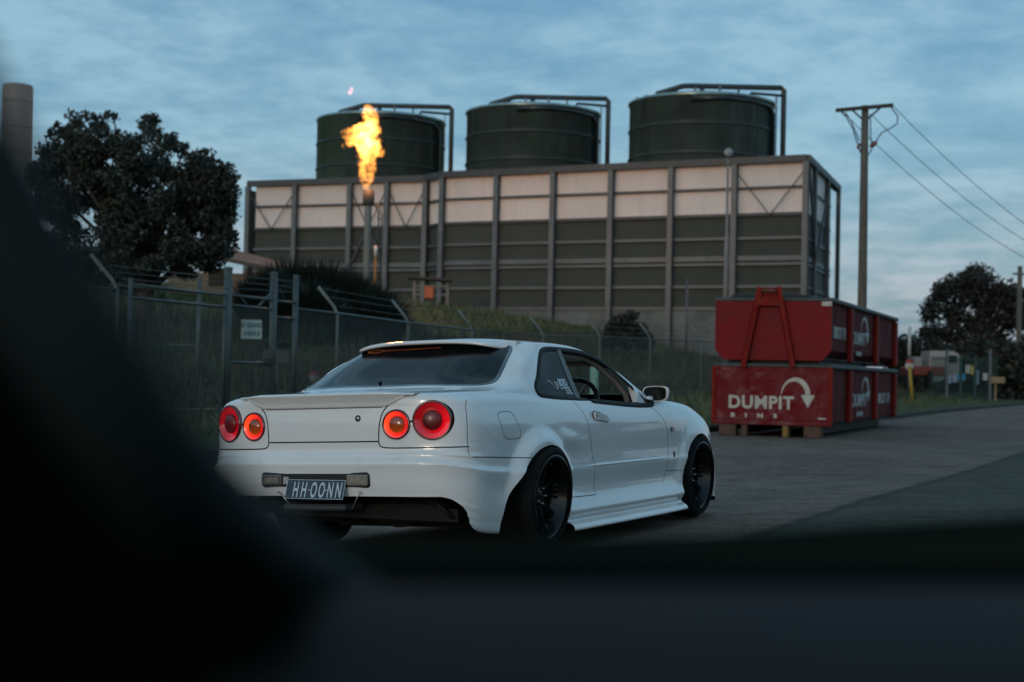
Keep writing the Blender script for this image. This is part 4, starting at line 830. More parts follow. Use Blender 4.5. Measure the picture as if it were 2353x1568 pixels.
# tanks
tankm = mat('tank_green_enamel', (.25, .335, .31), .24, metal=.8, coat=1, var=.25, vscale=.5, coatr=.12); tpipe = mat('dark_pipe', (.012, .020, .020), .4, coat=.3)
wear(tankm, (.05, .06, .055), .5, 1.2, (1, 1, .12), .50, .68)
def tank(px, D, Rr, top, label):
    c = at(px, 300, D); t = empty('storage_tank', (c[0], c[1], 3.0), label, 'tank', 'green storage tanks behind the wall'); h = top - 3.0
    b = MB(); prof = [(Rr, 0), (Rr, h - .25), (Rr + .10, h - .22), (Rr + .10, h - .05), (Rr - .05, h), (Rr - .6, h + .12), (.01, h + .55)]; b.lathe(prof, None, 72); b.build('shell', tankm, t)
    for z in (1.85, 3.6, 7.0):
        b = MB(); b.lathe([(Rr, h - z - .07), (Rr + .07, h - z - .05), (Rr + .07, h - z + .05), (Rr, h - z + .07)], None, 72); b.build('hoop', mat('hoop_grey', (.022, .032, .028), .5), t)
    b = MB()
    for k_ in range(12):
        a = k_ * math.pi / 6 + .2; b.beam((Rr * 1.002 * math.cos(a), Rr * 1.002 * math.sin(a), 0), (Rr * 1.002 * math.cos(a), Rr * 1.002 * math.sin(a), h - .3), .04, .015)
    b.build('lap_seam', mat('seam_green', (.012, .018, .015), .5), t)
    # pipework over the roof and down the right-hand side
    z = h + .95; b = MB(); b.tube([(-Rr * .66, -.8, h + .2), (-Rr * .64, -.8, h + .42), (-Rr * .28, -.8, z - .02), (-Rr * .2, -.8, z), (Rr + .35, -.8, z), (Rr + .50, -.8, z - .15), (Rr + .50, -.8, 1.0)], .17, 10); b.build('vent_pipe', tpipe, t)
    b = MB(); b.tube([(-Rr * .02, -.8, h + .2), (-Rr * .02, -.8, z)], .16, 10); b.build('riser', tpipe, t); b = MB(); b.tube([(Rr * .62, -1.4, h + .3), (Rr * .64, -1.4, h + .48), (Rr + .35, -1.2, h + .40)], .09, 8); b.build('branch_pipe', tpipe, t)
    b = MB(); b.tube([(Rr * .55, -Rr * .86, h - .4), (Rr * .85, -Rr * .60, h - .55), (Rr * .93, -Rr * .45, h - .9), (Rr * .93, -Rr * .45, 1.)], .13, 8); b.tube([(-Rr * .25, -Rr * 1.0, h - .45), (Rr * .2, -Rr * 1.02, h - .40), (Rr * .55, -Rr * .86, h - .42)], [.24, .12, .12], 8); b.build('overflow_pipe', tpipe, t)
    for x, w_, hh in ((-.75, .5, .35), (-.38, .3, .75), (-.12, .12, .8), (.22, .12, .9), (.5, .1, .8), (.8, .5, .25), (-.9, .25, .2)):
        b = MB(); b.box((x * Rr, -.3 if abs(x) > .3 else -1.0, h + hh / 2 + .05), (w_, .4, hh), bev=.03); b.build('roof_fitting', mat('fitting_grey', (.14, .15, .15), .5), t)
    b = MB()
    for o in (-.22, .22): b.beam((Rr * .98 + .12, -Rr * .2 + o, 1), (Rr * .98 + .12, -Rr * .2 + o, h + .4), .05, .05)
    for k_ in range(20): b.beam((Rr * .98 + .12, -Rr * .2 - .22, 5 + k_ * .5), (Rr * .98 + .12, -Rr * .2 + .22, 5 + k_ * .5), .03, .03)
    b.build('ladder', steel, t)
tank(876, 108.5, 4.45, 18.5, 'dark green tank behind the flame, left of the three tanks'); tank(1225, 103.6, 4.45, 18.45, 'dark green tank in the middle of the three above the wall'); tank(1611, 95.5, 4.42, 17.9, 'dark green tank nearest the telegraph pole, right of the three')
# flare stack and its flame
c = at(842, 660, 70); g = gz(c[0], c[1]); fs_ = empty('flare_stack', (c[0], c[1], g - .1), 'pale steel flare stack with a square dark burner head in front of the wall', 'flare stack'); H = at(842, 437, 70)[2] - g + .1
b = MB(); b.lathe([(.17, 0), (.16, H - .7)], None, 24); b.build('stack_pipe', mat('stack_paint', (.16, .165, .14), .5, var=.15, vscale=2, stretch=(1, 1, .2)), fs_)
b = MB(); b.lathe([(.16, H - .72), (.26, H - .70), (.27, H - .66), (.27, H), (.25, H), (.25, H - .3), (.01, H - .3)], None, 24); b.build('burner_head', mat('burnt_steel', (.035, .03, .028), .7, var=.5, vscale=5), fs_)
b = MB(); b.lathe([(.30, .0), (.30, .12), (.17, .12)], None, 16); b.build('stack_base', steel2, fs_)
b = MB(); b.tube([(.35, 0, .2), (.35, 0, H - 2.3), (.48, 0, H - 1.7), (.48, 0, H - 1.0), (.22, 0, H - .5)], .04, 8); b.tube([(.62, 0, .2), (.62, 0, H - 1.1), (.42, 0, H - .55)], .03, 8); b.tube([(.48, 0, H - 1.3), (.62, 0, H - 1.3)], .03, 6); b.build('pilot_pipe', steel2, fs_)
c2 = at(861, 668, 69.5); g2 = gz(c2[0], c2[1]); hp = at(861, 565, 69.5)[2]; mp2 = empty('marker_post', (c2[0], c2[1], g2 - .1), 'thin orange-yellow post with a white tip right beside the flare stack', 'post')
b = MB(); b.tube([(0, 0, 0), (0, 0, hp - g2 - .4)], .055, 8); b.build('post', mat('ochre_paint', (.22, .11, .02), .6), mp2); b = MB(); b.tube([(0, 0, hp - g2 - .4), (0, 0, hp - g2 + .1)], .075, 8); b.build('tip', mat('tip_white', (.6, .52, .5), .5), mp2)
fl_o = at(843, 340, 70); S_ = 1 / 265.5
blobs = [(665, 330, 62), (680, 400, 92), (695, 480, 118), (700, 560, 128), (600, 620, 125), (530, 640, 105), (440, 635, 72), (385, 640, 48), (465, 715, 60), (640, 720, 140), (700, 800, 135), (805, 570, 42), (810, 685, 34), (835, 850, 48), (760, 780, 80), (650, 900, 100), (670, 975, 112), (665, 1055, 112), (672, 1125, 95), (655, 1190, 62), (660, 1250, 52), (700, 1160, 60), (575, 1000, 35), (375, 770, 24), (395, 800, 16)]
bm = bmesh.new()
for x, y, r_ in blobs:
    M_ = Matrix.Translation(((x - 660) * S_, random.uniform(-.08, .08), (790 - y) * S_)) @ Matrix.Diagonal((1, .75, 1.12, 1)); bmesh.ops.create_icosphere(bm, subdivisions=3, radius=r_ * S_, matrix=M_)
me = bpy.data.meshes.new('flame'); bm.to_mesh(me); bm.free(); fo = bpy.data.objects.new('flame_raw', me); C.objects.link(fo); rm = fo.modifiers.new('r', 'REMESH'); rm.mode = 'VOXEL'; rm.voxel_size = .035
bpy.context.view_layer.update(); me2 = bpy.data.meshes.new_from_object(fo.evaluated_get(bpy.context.evaluated_depsgraph_get())); C.objects.unlink(fo); bpy.data.objects.remove(fo)
from mathutils import noise as mnoise
for v in me2.vertices:
    n3 = mnoise.noise_vector(v.co * 2.6 + Vector((3, 1, 7))) * .11 + mnoise.noise_vector(v.co * 6.5) * .055; v.co += n3
def fire(name, stren, col):
    m = bpy.data.materials.new(name); m.use_nodes = True; t = m.node_tree; t.nodes.clear(); pv = t.nodes.new('ShaderNodeEmission'); o = t.nodes.new('ShaderNodeOutputMaterial'); t.links.new(pv.outputs[0], o.inputs['Volume'])
    co = t.nodes.new('ShaderNodeTexCoord').outputs['Object']; n = t.nodes.new('ShaderNodeTexNoise'); n.inputs['Scale'].default_value = 3.2; n.inputs['Detail'].default_value = 4; n.inputs['Distortion'].default_value = 1.2; t.links.new(co, n.inputs['Vector'])
    gx = nd(t, 'ShaderNodeVectorMath', operation='LENGTH'); mpq = t.nodes.new('ShaderNodeMapping'); t.links.new(co, mpq.inputs[0]); mpq.inputs['Location'].default_value = (.03, 0, -.30); mpq.inputs['Scale'].default_value = (1.0, .6, .62); t.links.new(mpq.outputs[0], gx.inputs[0])
    core = ramp_n(t, gx.outputs['Value'], [(0, (2.6,) * 3), (.25, (1.5,) * 3), (.60, (.55,) * 3), (1, (.30,) * 3)]); nz = ramp_n(t, n.outputs[0], [(.38, (.03,) * 3), (.50, (.6,) * 3), (.64, (2.2,) * 3)])
    t.links.new(math_n(t, 'MULTIPLY', math_n(t, 'MULTIPLY', core, nz), stren), pv.inputs[1]); pv.inputs[0].default_value = (*col, 1); return m
me2.materials.append(fire('flame_gas', 6.5, (1, .37, .06))); flame = bpy.data.objects.new('flame', me2); C.objects.link(flame); flame.location = fl_o; tag(flame, 'bright yellow and orange gas flame burning above the flare stack', 'flame')
b = MB(); bm = bmesh.new(); bmesh.ops.create_icosphere(bm, subdivisions=3, radius=.12, matrix=Matrix.Rotation(R(20), 4, 'Y') @ Matrix.Diagonal((1, .8, 1.5, 1))); me = bpy.data.meshes.new('flame_wisp')
for v in bm.verts: v.co += mnoise.noise_vector(v.co * 9) * .06
bm.to_mesh(me); bm.free(); me.materials.append(fire('wisp_gas', 3.0, (1, .30, .26))); o = bpy.data.objects.new('flame_wisp', me); C.objects.link(o); o.location = at(806, 209, 70); tag(o, 'small pink wisp of flame drifting in the sky above the big flame', 'flame')
pl = bpy.data.lights.new('flame_light', 'POINT'); po = bpy.data.objects.new('flame_light', pl); C.objects.link(po); po.location = fl_o + np.array([0, 0, .1]); pl.energy = 850; pl.color = (1, .42, .14); pl.shadow_soft_size = .6
# shelter with orange box by the wall
pz = at(989, 707, 84); g = gz(pz[0], pz[1]); z0 = min(g, pz[2]); sh = empty('shelter', (pz[0], pz[1], z0 - .2), 'small open shelter with a dark flat roof over an orange cabinet by the wall', 'shelter'); k_ = (at(989, 645, 84)[2] - z0) + .2
hwd = 41 / 3572 * 84
for x in (-hwd * .93, hwd * .93):
    b = MB(); b.beam((x, 0, 0), (x, 0, k_), .14, .14); b.build('post', steel, sh); b = MB(); b.beam((x, .8, 0), (x, .8, k_), .12, .12); b.build('post', steel, sh)
for z in (.55 * k_, .82 * k_):
    b = MB(); b.beam((-hwd, 0, z), (hwd, 0, z), .07, .09); b.build('cross_rail', steel, sh)
b = MB(); b.add([(-hwd - .3, -.5, k_ + .08), (hwd + .1, -.5, k_ - .02), (hwd + .1, 1.2, k_ - .02), (-hwd - .3, 1.2, k_ + .08), (-hwd - .3, -.5, k_ + .20), (hwd + .1, -.5, k_ + .10), (hwd + .1, 1.2, k_ + .10), (-hwd - .3, 1.2, k_ + .2)], [(0, 3, 2, 1), (4, 5, 6, 7), (0, 1, 5, 4), (1, 2, 6, 5), (2, 3, 7, 6), (3, 0, 4, 7)]); b.build('roof', mat('dark_roof', (.03, .028, .027), .7), sh)
b = MB(); b.box((-.08, -.1, .60 * k_), (.52, .4, .66), bev=.05); oc = b.build('orange_cabinet', mat('orange_paint', (.36, .085, .02), .5, var=.2, vscale=4), sh); b = MB(); b.box((-.08, -.1, .22 * k_), (.42, .3, .4), bev=.03); b.build('cabinet_base', mat('dark_steel', (.03, .028, .025), .6), sh)
# lamp pole and thin post near the wall
p = at(1667, 690, 76); g = gz(p[0], p[1]); zt = at(1667, 352, 76)[2]; lp = empty('lamp_pole', (p[0], p[1], g - .2), 'tall pale pole with a round floodlight on top, standing before the cream wall', 'lamp pole'); b = MB(); b.tube([(0, 0, 0), (0, 0, (zt - g) * .62), (0, 0, (zt - g) * .63), (.0, 0, zt - g + .1)], [.13, .11, .07, .05], 12); b.build('pole', mat('pole_grey', (.17, .17, .16), .6, var=.2, vscale=2), lp)
b = MB(); b.lathe([(.0, -.16), (.14, -.14), (.22, 0), (.20, .12), (.0, .16)], Matrix.Translation((0, -.1, zt - g + .2)) @ Matrix.Rotation(R(75), 4, 'X'), 20); b.build('floodlight', mat('lamp_grey', (.25, .26, .26), .4), lp)
b = MB(); b.box((0, 0, (zt - g) * .66), (.4, .06, .06)); b.box((0, 0, (zt - g) * .72), (.25, .05, .05)); b.build('bracket', steel2, lp)
p = at(1577, 760, 80); g = gz(p[0], p[1]); zt = at(1577, 640, 80)[2]; b = MB(); b.tube([(p[0], p[1], g - .2), (p[0], p[1], zt)], [.07, .05], 8); b.box((p[0], p[1] - .05, zt - .7), (.12, .08, .2)); tag(b.build('thin_post', steel), 'thin grey post standing alone in front of the green wall', 'post')
# ------------------------------------------------------------------ skip bins
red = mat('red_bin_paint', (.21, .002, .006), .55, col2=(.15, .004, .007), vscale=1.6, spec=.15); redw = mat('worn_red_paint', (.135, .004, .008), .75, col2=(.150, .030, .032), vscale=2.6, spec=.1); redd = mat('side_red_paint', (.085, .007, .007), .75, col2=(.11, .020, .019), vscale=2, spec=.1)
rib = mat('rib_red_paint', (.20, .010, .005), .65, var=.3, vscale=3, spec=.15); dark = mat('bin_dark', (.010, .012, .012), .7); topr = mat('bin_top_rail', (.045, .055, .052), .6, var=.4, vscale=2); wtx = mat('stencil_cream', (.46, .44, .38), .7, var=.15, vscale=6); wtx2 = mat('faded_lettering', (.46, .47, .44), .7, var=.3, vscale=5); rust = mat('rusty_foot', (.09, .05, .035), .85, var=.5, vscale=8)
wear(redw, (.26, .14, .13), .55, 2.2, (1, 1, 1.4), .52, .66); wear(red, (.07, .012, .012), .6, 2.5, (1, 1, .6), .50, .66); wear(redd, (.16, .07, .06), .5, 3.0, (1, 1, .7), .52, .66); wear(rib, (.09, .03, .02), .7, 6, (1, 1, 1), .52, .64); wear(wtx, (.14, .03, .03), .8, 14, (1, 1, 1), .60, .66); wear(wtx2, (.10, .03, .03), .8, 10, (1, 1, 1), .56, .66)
FD = Vector((-.932, .3616, 0)).normalized(); SD = Vector((.3616, .932, 0)).normalized(); P0 = Vector((6.45, 31.4, 0)); GB = 0.0
def arrow(s=1.):
    o = [];  # curved arrow, local units of letter height
    for a in np.linspace(200, 0, 26): o.append((1.9 + .98 * math.cos(R(a)) * (1.0 if a > 90 else .95), 1.30 + 1.02 * math.sin(R(a)) if a < 180 else 1.30 + 1.02 * math.sin(R(a))))
    outer = [(x, y) for x, y in o]; inner = []
    for k, a in enumerate(np.linspace(8, 196, 26)): inner.append((1.82 + .60 * math.cos(R(a)) * (1 + .35 * (k / 25)), 1.14 + .64 * math.sin(R(a)) + .05 * (k / 25)))
    return [(x * s, y * s) for x, y in outer + inner]
def curved(s=1.):
    """tapering arc then straight shaft and head; origin at the arc's thin start"""
    up = []; lo = []
    for t_ in np.linspace(0, 1, 24):
        a = math.pi * (1 - t_ * .97); cx_, cy_ = 1.08, .0; rr_ = 1.08; w_ = .04 + .34 * min(1, t_ * 1.4); x = cx_ + rr_ * math.cos(a); y = 1.25 * math.sin(a); nx_, ny_ = math.cos(a), math.sin(a)
        up.append(((x + nx_ * w_ * .3) * s, (y + ny_ * w_ * .5) * s)); lo.append(((x - nx_ * w_ * .7) * s, (y - ny_ * w_ * .6) * s))
    return up, lo
def arrow_mesh(M, s, m, parent):
    up, lo = curved(s); n = len(up); up, lo = lo, up; b = MB(); vs = [(x, y, 0) for x, y in up + lo] + [(x, y, .006) for x, y in up + lo]; vs = [(M @ Vector(v))[:] for v in vs]; o = 2 * n
    b.add(vs, [(i, n + i, n + i + 1, i + 1) for i in range(n - 1)] + [(o + i, o + i + 1, o + n + i + 1, o + n + i) for i in range(n - 1)] + [(i, i + 1, o + i + 1, o + i) for i in range(n - 1)] + [(n + i, n + i + 1, o + n + i + 1, o + n + i) for i in range(n - 1)])
    hx = (up[-1][0] + lo[-1][0]) / 2; b.prism([(hx - .55 * s, .02 * s), (hx, .10 * s), (hx + .55 * s, .02 * s), (hx + .02 * s, -.95 * s)], .006, M); return b.build('arrow_logo', m, parent)
def bin_(name, z0, z1, top, label, worn):
    W, Ln = 2.40, 10.2; t = empty(name, (P0.x, P0.y, GB), label, 'skip bin', 'red skip bins stacked at the roadside')
    Mx = Matrix.Translation((0, 0, 0)); Mx = frame((0, 0, 0), FD, SD)  # local x: leftwards across the front, y: away, z: down?
    if (Mx.to_3x3() @ Vector((0, 0, 1))).z < 0: Mx = Mx @ Matrix.Diagonal((1, 1, -1, 1))
    fm = redw if worn else red; h = z1 - z0
    ins = .06; b = MB()   # shell walls, open on top, tapered under
    lo = .22 if not worn else .06
    sec = [(0, 0), (0, h)]
    def wall(pts, name, m): q = MB(); q.add([(Mx @ Vector(p_))[:] for p_ in pts], [(0, 1, 2, 3), (7, 6, 5, 4), (0, 4, 5, 1), (1, 5, 6, 2), (2, 6, 7, 3), (3, 7, 4, 0)]); return q.build(name, m, t)
    fr_poly = [(0, z0 + lo), (0, z1), (W, z1), (W, z0 + lo), (W - .10, z0 + .08), (W - .20, z0), (.20 if not worn else .1, z0), (.12, z0 + .06)] if not worn else [(0, z0), (0, z1), (W, z1), (W, z0)]
    Mf = Mx @ Matrix(((1, 0, 0, 0), (0, 0, 1, 0), (0, 1, 0, 0), (0, 0, 0, 1)))
    b = MB(); b.prism(fr_poly, .05, Mf); fpn = b.build('front_panel', fm, t)
    for x, nm in ((ins, 'side_panel'), (W - ins, 'side_panel')):
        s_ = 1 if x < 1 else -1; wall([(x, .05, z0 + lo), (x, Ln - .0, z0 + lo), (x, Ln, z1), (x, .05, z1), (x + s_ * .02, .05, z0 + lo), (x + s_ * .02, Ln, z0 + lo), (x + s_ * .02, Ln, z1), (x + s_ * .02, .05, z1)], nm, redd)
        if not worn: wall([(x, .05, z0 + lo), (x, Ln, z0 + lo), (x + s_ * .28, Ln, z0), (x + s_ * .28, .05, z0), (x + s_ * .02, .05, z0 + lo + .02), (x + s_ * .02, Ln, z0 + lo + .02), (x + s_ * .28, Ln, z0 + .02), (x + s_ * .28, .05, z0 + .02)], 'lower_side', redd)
    b = MB(); b.box((W / 2, Ln - .03, (z0 + z1) / 2), (W - .1, .06, h), M=Mx); b.build('rear_panel', fm, t)
    b = MB(); b.box((W / 2, Ln / 2, z0 + .05), (W - .5, Ln - .1, .05), M=Mx); b.build('floor', dark, t)
    for x in (.0, W):
        b = MB(); b.box((x + (.02 if x < 1 else -.02), Ln / 2, z1 + .02), (.10, Ln, .09), bev=.02, M=Mx); b.build('top_rail', topr, t)
    b = MB(); b.box((W / 2, .03, z1 + .02), (W - .12, .10, .07), bev=.02, M=Mx); b.build('top_rail', topr, t)
    for y in (2.5, 6.4, 9.85):
        for x in (0, W): b = MB(); b.box((x + (.01 if x < 1 else -.01), y, (z0 + z1) / 2 - .02), (.10, .34, h - .06), bev=.02, M=Mx); b.build('rib', rib, t)
    return t, Mx, Mf, fpn, W, Ln
t, Mx, Mf, fpn, W, Ln = bin_('skip_bin', .13, 1.31, 0, 'lower red bin with dusty worn paint and big cream DUMPIT letters on its front', True)
# local frame for lettering on the front, origin at the front's left, x to the right
def onfront(z, out=-.006): return Mx @ frame((2.4, out, z), (-1, 0, 0), (0, 0, 1))
T0 = onfront(.13)
text_mesh('DUMPIT', .36, T0 @ Matrix.Translation((.98, .32, .0)) @ Matrix.Diagonal((.98, 1, 1, 1)), 'lettering', wtx, fpn, bold=.012, depth=.003, spacing=1.1); text_mesh('B  I  N  S', .115, T0 @ Matrix.Translation((.84, .13, .0)) @ Matrix.Diagonal((1.35, 1, 1, 1)), 'lettering', wtx, fpn, bold=.006, depth=.003, spacing=1.55)
arrow_mesh(T0 @ Matrix.Translation((1.40, .60, 0)), .262, wtx, fpn)
b = MB(); b.box((W / 2, -.02, .155), (W + .04, .10, .09), bev=.02, M=Mx); b.box((W / 2, .0, .24), (W, .06, .03), M=Mx); b.build('bottom_rail', redw, t)
for x in (0, W): b = MB(); b.box((x, .02, .7), (.08, .14, 1.2), bev=.02, M=Mx); b.build('corner_post', rib, t)
for x, m_ in ((.35, rust), (.9, mat('yellow_foot', (.22, .13, .04), .8)), (1.75, rust), (2.1, rust)):
    b = MB(); b.box((x, .12, .0), (.12 if x in (.9, 1.75) else .36, .3, .27), bev=.02, M=Mx); b.build('foot', m_, t)
for x in (.5, 1.9): b = MB(); b.box((x, Ln / 2 + .3, .02), (.16, Ln - .8, .22), M=Mx); b.build('skid', dark, t)
b = MB(); b.box((.16, -.012, .26), (.16, .01, .05), M=Mx); b.build('small_plate', wtx2, fpn)
def side_text(t, z, y, txt, size, m, sx): # right-hand flank, reading away from the viewer
    F2 = Mx @ frame((.055, y, z), (0, 1, 0), (0, 0, 1)); o = F2.to_3x3() @ Vector((0, 0, 1)); return text_mesh(txt, size, F2, 'lettering', m, t, bold=.008, depth=.003, sx=sx)
def flank(t, z, y): return Mx @ frame((.055, y, z), (0, 1, 0), (0, 0, 1))
side_text(t, .48, 4.25, 'DUMPIT', .40, wtx2, 1.55); arrow_mesh(flank(t, .80, 4.6) @ Matrix.Diagonal((1.9, 1, 1, 1)), .25, wtx2, t); side_text(t, .26, 4.3, 'B I N S', .13, wtx2, 2.2); side_text(t, .52, 8.1, '1800 271 171', .34, wtx2, 1.25)
t2, Mx, Mf, fpn2, W, Ln = bin_('skip_bin', 1.44, 2.66, 1, 'upper red bin with a tall A-shaped lifting frame on its front', False)
side_text(t2, 1.93, 1.35, '1800 271 171', .34, wtx2, .86); side_text(t2, 1.87, 4.05, 'DUMPIT', .40, wtx2, 1.35); arrow_mesh(flank(t2, 2.16, 4.3) @ Matrix.Diagonal((1.8, 1, 1, 1)), .27, wtx2, t2); side_text(t2, 1.62, 4.0, 'B I N S', .13, wtx2, 2.0)
b = MB()
for xa, xb in ((1.78, 1.46), (.76, 1.08)): b.beam((Mx @ Vector((xa, -.10, 1.30)))[:], (Mx @ Vector((xb, -.10, 2.93)))[:], .13, .09)
b.add([(Mx @ Vector(p_))[:] for p_ in ((1.53, -.16, 2.55), (1.01, -.16, 2.55), (1.07, -.16, 2.70), (1.47, -.16, 2.70), (1.53, .0, 2.55), (1.01, .0, 2.55), (1.07, .0, 2.70), (1.47, .0, 2.70))], [(0, 1, 2, 3), (7, 6, 5, 4), (0, 4, 5, 1), (1, 5, 6, 2), (2, 6, 7, 3), (3, 7, 4, 0)]); b.box((1.27, .0, 2.80), (.34, .05, .25), M=Mx); b.build('lifting_frame', rib, t2)
b = MB(); b.beam((Mx @ Vector((1.12, -.10, 2.86)))[:], (Mx @ Vector((1.42, -.10, 2.86)))[:], .05, .05); b.build('hook_bar', rust, t2)
b = MB(); b.box((.10, -.008, 2.60), (.20, .01, .09), M=Mx); b.build('small_plate', wtx, fpn2)
b = MB(); b.box((1.3, .6, 2.72), (1.7, .9, .14), bev=.06, M=Mx); b.build('folded_tarp', dark, t2)
b = MB(); b.box((1.2, 3.5, 1.33), (1.5, 6.2, .14), M=Mx); b.box((1.2, 3.0, 1.395), (1.9, 5.6, .09), M=Mx); b.build('runner', dark, t2)
# ------------------------------------------------------------------ telegraph poles and wires
wood = mat('weathered_wood', (.105, .095, .075), .85, var=.4, vscale=3, stretch=(6, 6, .4), bump=.4, bscale=20); wire = mat('cable', (.03, .035, .04), .6); insm = mat('insulator_brown', (.10, .02, .015), .3, coat=.5)
pb = at(1981, 705, 53); top = at(1988, 243, 53); g = gz(pb[0], pb[1]); tp = empty('telegraph_pole', (pb[0], pb[1], g - .3), 'weathered timber telegraph pole with a crossarm and hanging cables behind the bins', 'pole')
hp = top[2] - g + .3; lx = top[0] - pb[0]
b = MB(); b.tube([(-lx * .8, 0, 0), (0, 0, hp * .35), (lx * .6, 0, hp * .7), (lx, 0, hp)], [.175, .16, .14, .12], 16); b.build('pole_shaft', wood, tp)
o_ = np.array(tp.location); Lq = lambda px, py, D: tuple(at(px, py, D) - o_)
a1, a2 = Lq(1921, 254, 53.3), Lq(2052, 242, 52.4); b = MB(); b.beam(a1, a2, .12, .12); b.build('crossarm', mat('dark_timber', (.04, .034, .03), .8), tp)
b = MB(); b.beam(Lq(1958, 253, 53), Lq(1982, 275, 53), .05, .05); b.beam(Lq(2022, 249, 52.8), Lq(1992, 275, 53), .05, .05); b.build('arm_brace', mat('dark_timber', (.04, .034, .03), .8), tp)
b = MB(); b.tube([Lq(1932, 256, 53), Lq(1945, 270, 53), Lq(1960, 296, 53), Lq(1970, 330, 53)], .022, 6); b.tube([Lq(1942, 258, 53), Lq(1957, 280, 53), Lq(1975, 325, 53)], .018, 6); b.tube([Lq(2048, 247, 52.5), Lq(2063, 268, 52.5), Lq(2062, 284, 52.5), Lq(2045, 296, 52.6), Lq(2026, 305, 52.8), Lq(2010, 330, 52.9), Lq(1996, 356, 53)], .022, 6); b.tube([Lq(2000, 262, 52.9), Lq(2001, 325, 52.9)], .02, 6); b.tube([Lq(1972, 335, 53), Lq(1978, 352, 53)], .03, 6); b.build('hanging_cable', wire, tp)
for px, py in ((1973, 336), (2003, 333), (2010, 331)): b = MB(); b.lathe([(.0, .12), (.05, .10), (.07, .04), (.05, 0), (.07, -.05), (.0, -.12)], Matrix.Translation(Lq(px, py, 52.8)) @ Matrix.Rotation(R(25), 4, 'Y'), 12); b.build('cable_clamp', insm, tp)
for (p1, p2, sag, nm) in (((2052, 244, 52.4), (2560, 620, 88), .9, 'outermost'), ((2003, 265, 52.9), (2560, 632, 88.6), 1.1, 'middle'), ((1935, 256, 53.3), (2560, 655, 89.2), 1.4, 'lowest')):
    a = at(*p1); c = at(*p2); b = MB(); b.tube([a + (c - a) * u - np.array([0, 0, 4 * sag * u * (1 - u)]) for u in np.linspace(0, 1, 30)], .013, 6); tag(b.build('power_line', wire), {'outermost': 'top overhead wire sloping right from the tip of the crossarm', 'middle': 'middle overhead wire sloping right from behind the pole top', 'lowest': 'lowest overhead wire sloping right from the far end of the crossarm'}[nm], 'wire', 'overhead wires')
pb = at(2340, 790, 98); top = at(2344, 612, 98); g = gz(pb[0], pb[1]); b = MB(); b.tube([(pb[0], pb[1], g - .3), (top[0], top[1], top[2])], [.19, .15], 12); b.box((top[0], top[1], top[2] - .5), (.9, .12, .12)); tag(b.build('telegraph_pole', wood), 'distant timber pole at the right edge, beside the big dark tree', 'pole')
# concrete chimney at the far left
c = at(35, 400, 60); zt = at(35, 195, 60)[2]; g = gz(c[0], c[1]); ch = empty('chimney', (c[0], c[1], g - .3), 'round grey concrete chimney rising left of the tree', 'chimney'); hh = zt - g + .3
b = MB(); b.lathe([(.60, 0), (.58, hh - .12), (.55, hh - .03), (.45, hh), (.01, hh + .02)], None, 40); b.build('shaft', mat('chimney_concrete', (.26, .225, .21), .9, var=.15, vscale=1.5), ch)
for k in range(9): b = MB(); b.lathe([(.585, hh - .7 - k * 1.0 - .015), (.595, hh - .7 - k), (.585, hh - .7 - k + .015)], None, 40); b.build('joint_ring', mat('joint_dark', (.09, .08, .075), .9), ch)
# house on the bank
pc = at(520, 660, 62); g = gz(pc[0], pc[1]); hs = empty('house', (pc[0], pc[1], 0), 'low cream walled building with a brown roof behind the tree', 'building')
k = 62 / 3572
def hx(px): return (px - 520) * k
zb, zr = min(g, at(520, 672, 62)[2]) - .6, at(520, 628, 62)[2]
b = MB(); b.box((hx(480), 2, (zb + zr) / 2), (hx(575) - hx(385), 4, zr - zb)); b.build('wall', mat('cream_render', (.26, .19, .12), .85, var=.15, vscale=1), hs)
b = MB(); b.box((hx(594), 3.2, (zb + zr) / 2), (hx(640) - hx(582) + .3, 1.2, zr - zb - .2)); b.build('side_wall', mat('pale_panel', (.3, .34, .38), .7), hs)
y0_, y1_ = at(430, 585, 61)[2], at(668, 622, 61)[2]
b = MB(); b.add([(hx(400), -.9, y0_ + .3), (hx(670), -.9, y1_), (hx(672), 3, y1_ + .35), (hx(400), 3, y0_ + 1.0), (hx(400), -.9, y0_ + .15), (hx(670), -.9, y1_ - .14), (hx(672), 3, y1_ + .2), (hx(400), 3, y0_ + .85)], [(0, 1, 2, 3), (7, 6, 5, 4), (0, 4, 5, 1), (1, 5, 6, 2), (2, 6, 7, 3), (3, 7, 4, 0)]); b.build('roof', mat('brown_tiles', (.085, .065, .050), .8, var=.3, vscale=4), hs)
b = MB(); b.box((hx(505), -.03, zb + 1.45), (.9, .08, .7)); b.build('window', glassd, hs)
b = MB(); b.beam((hx(566), -.15, zb), (hx(566), -.15, zr + .1), .12, .12); b.build('veranda_post', mat('post_tan', (.3, .16, .08), .8), hs)

pe = at(2560, 630, 88.6); g = gz(pe[0], pe[1]); b = MB(); b.tube([(pe[0], pe[1], g - .3), (pe[0], pe[1], pe[2] + .25)], [.19, .14], 12); b.box((pe[0], pe[1], pe[2] + .05), (2.2, .12, .12), rz=R(-30)); tag(b.build('telegraph_pole', wood), 'far timber pole past the right edge where the overhead wires end', 'pole')
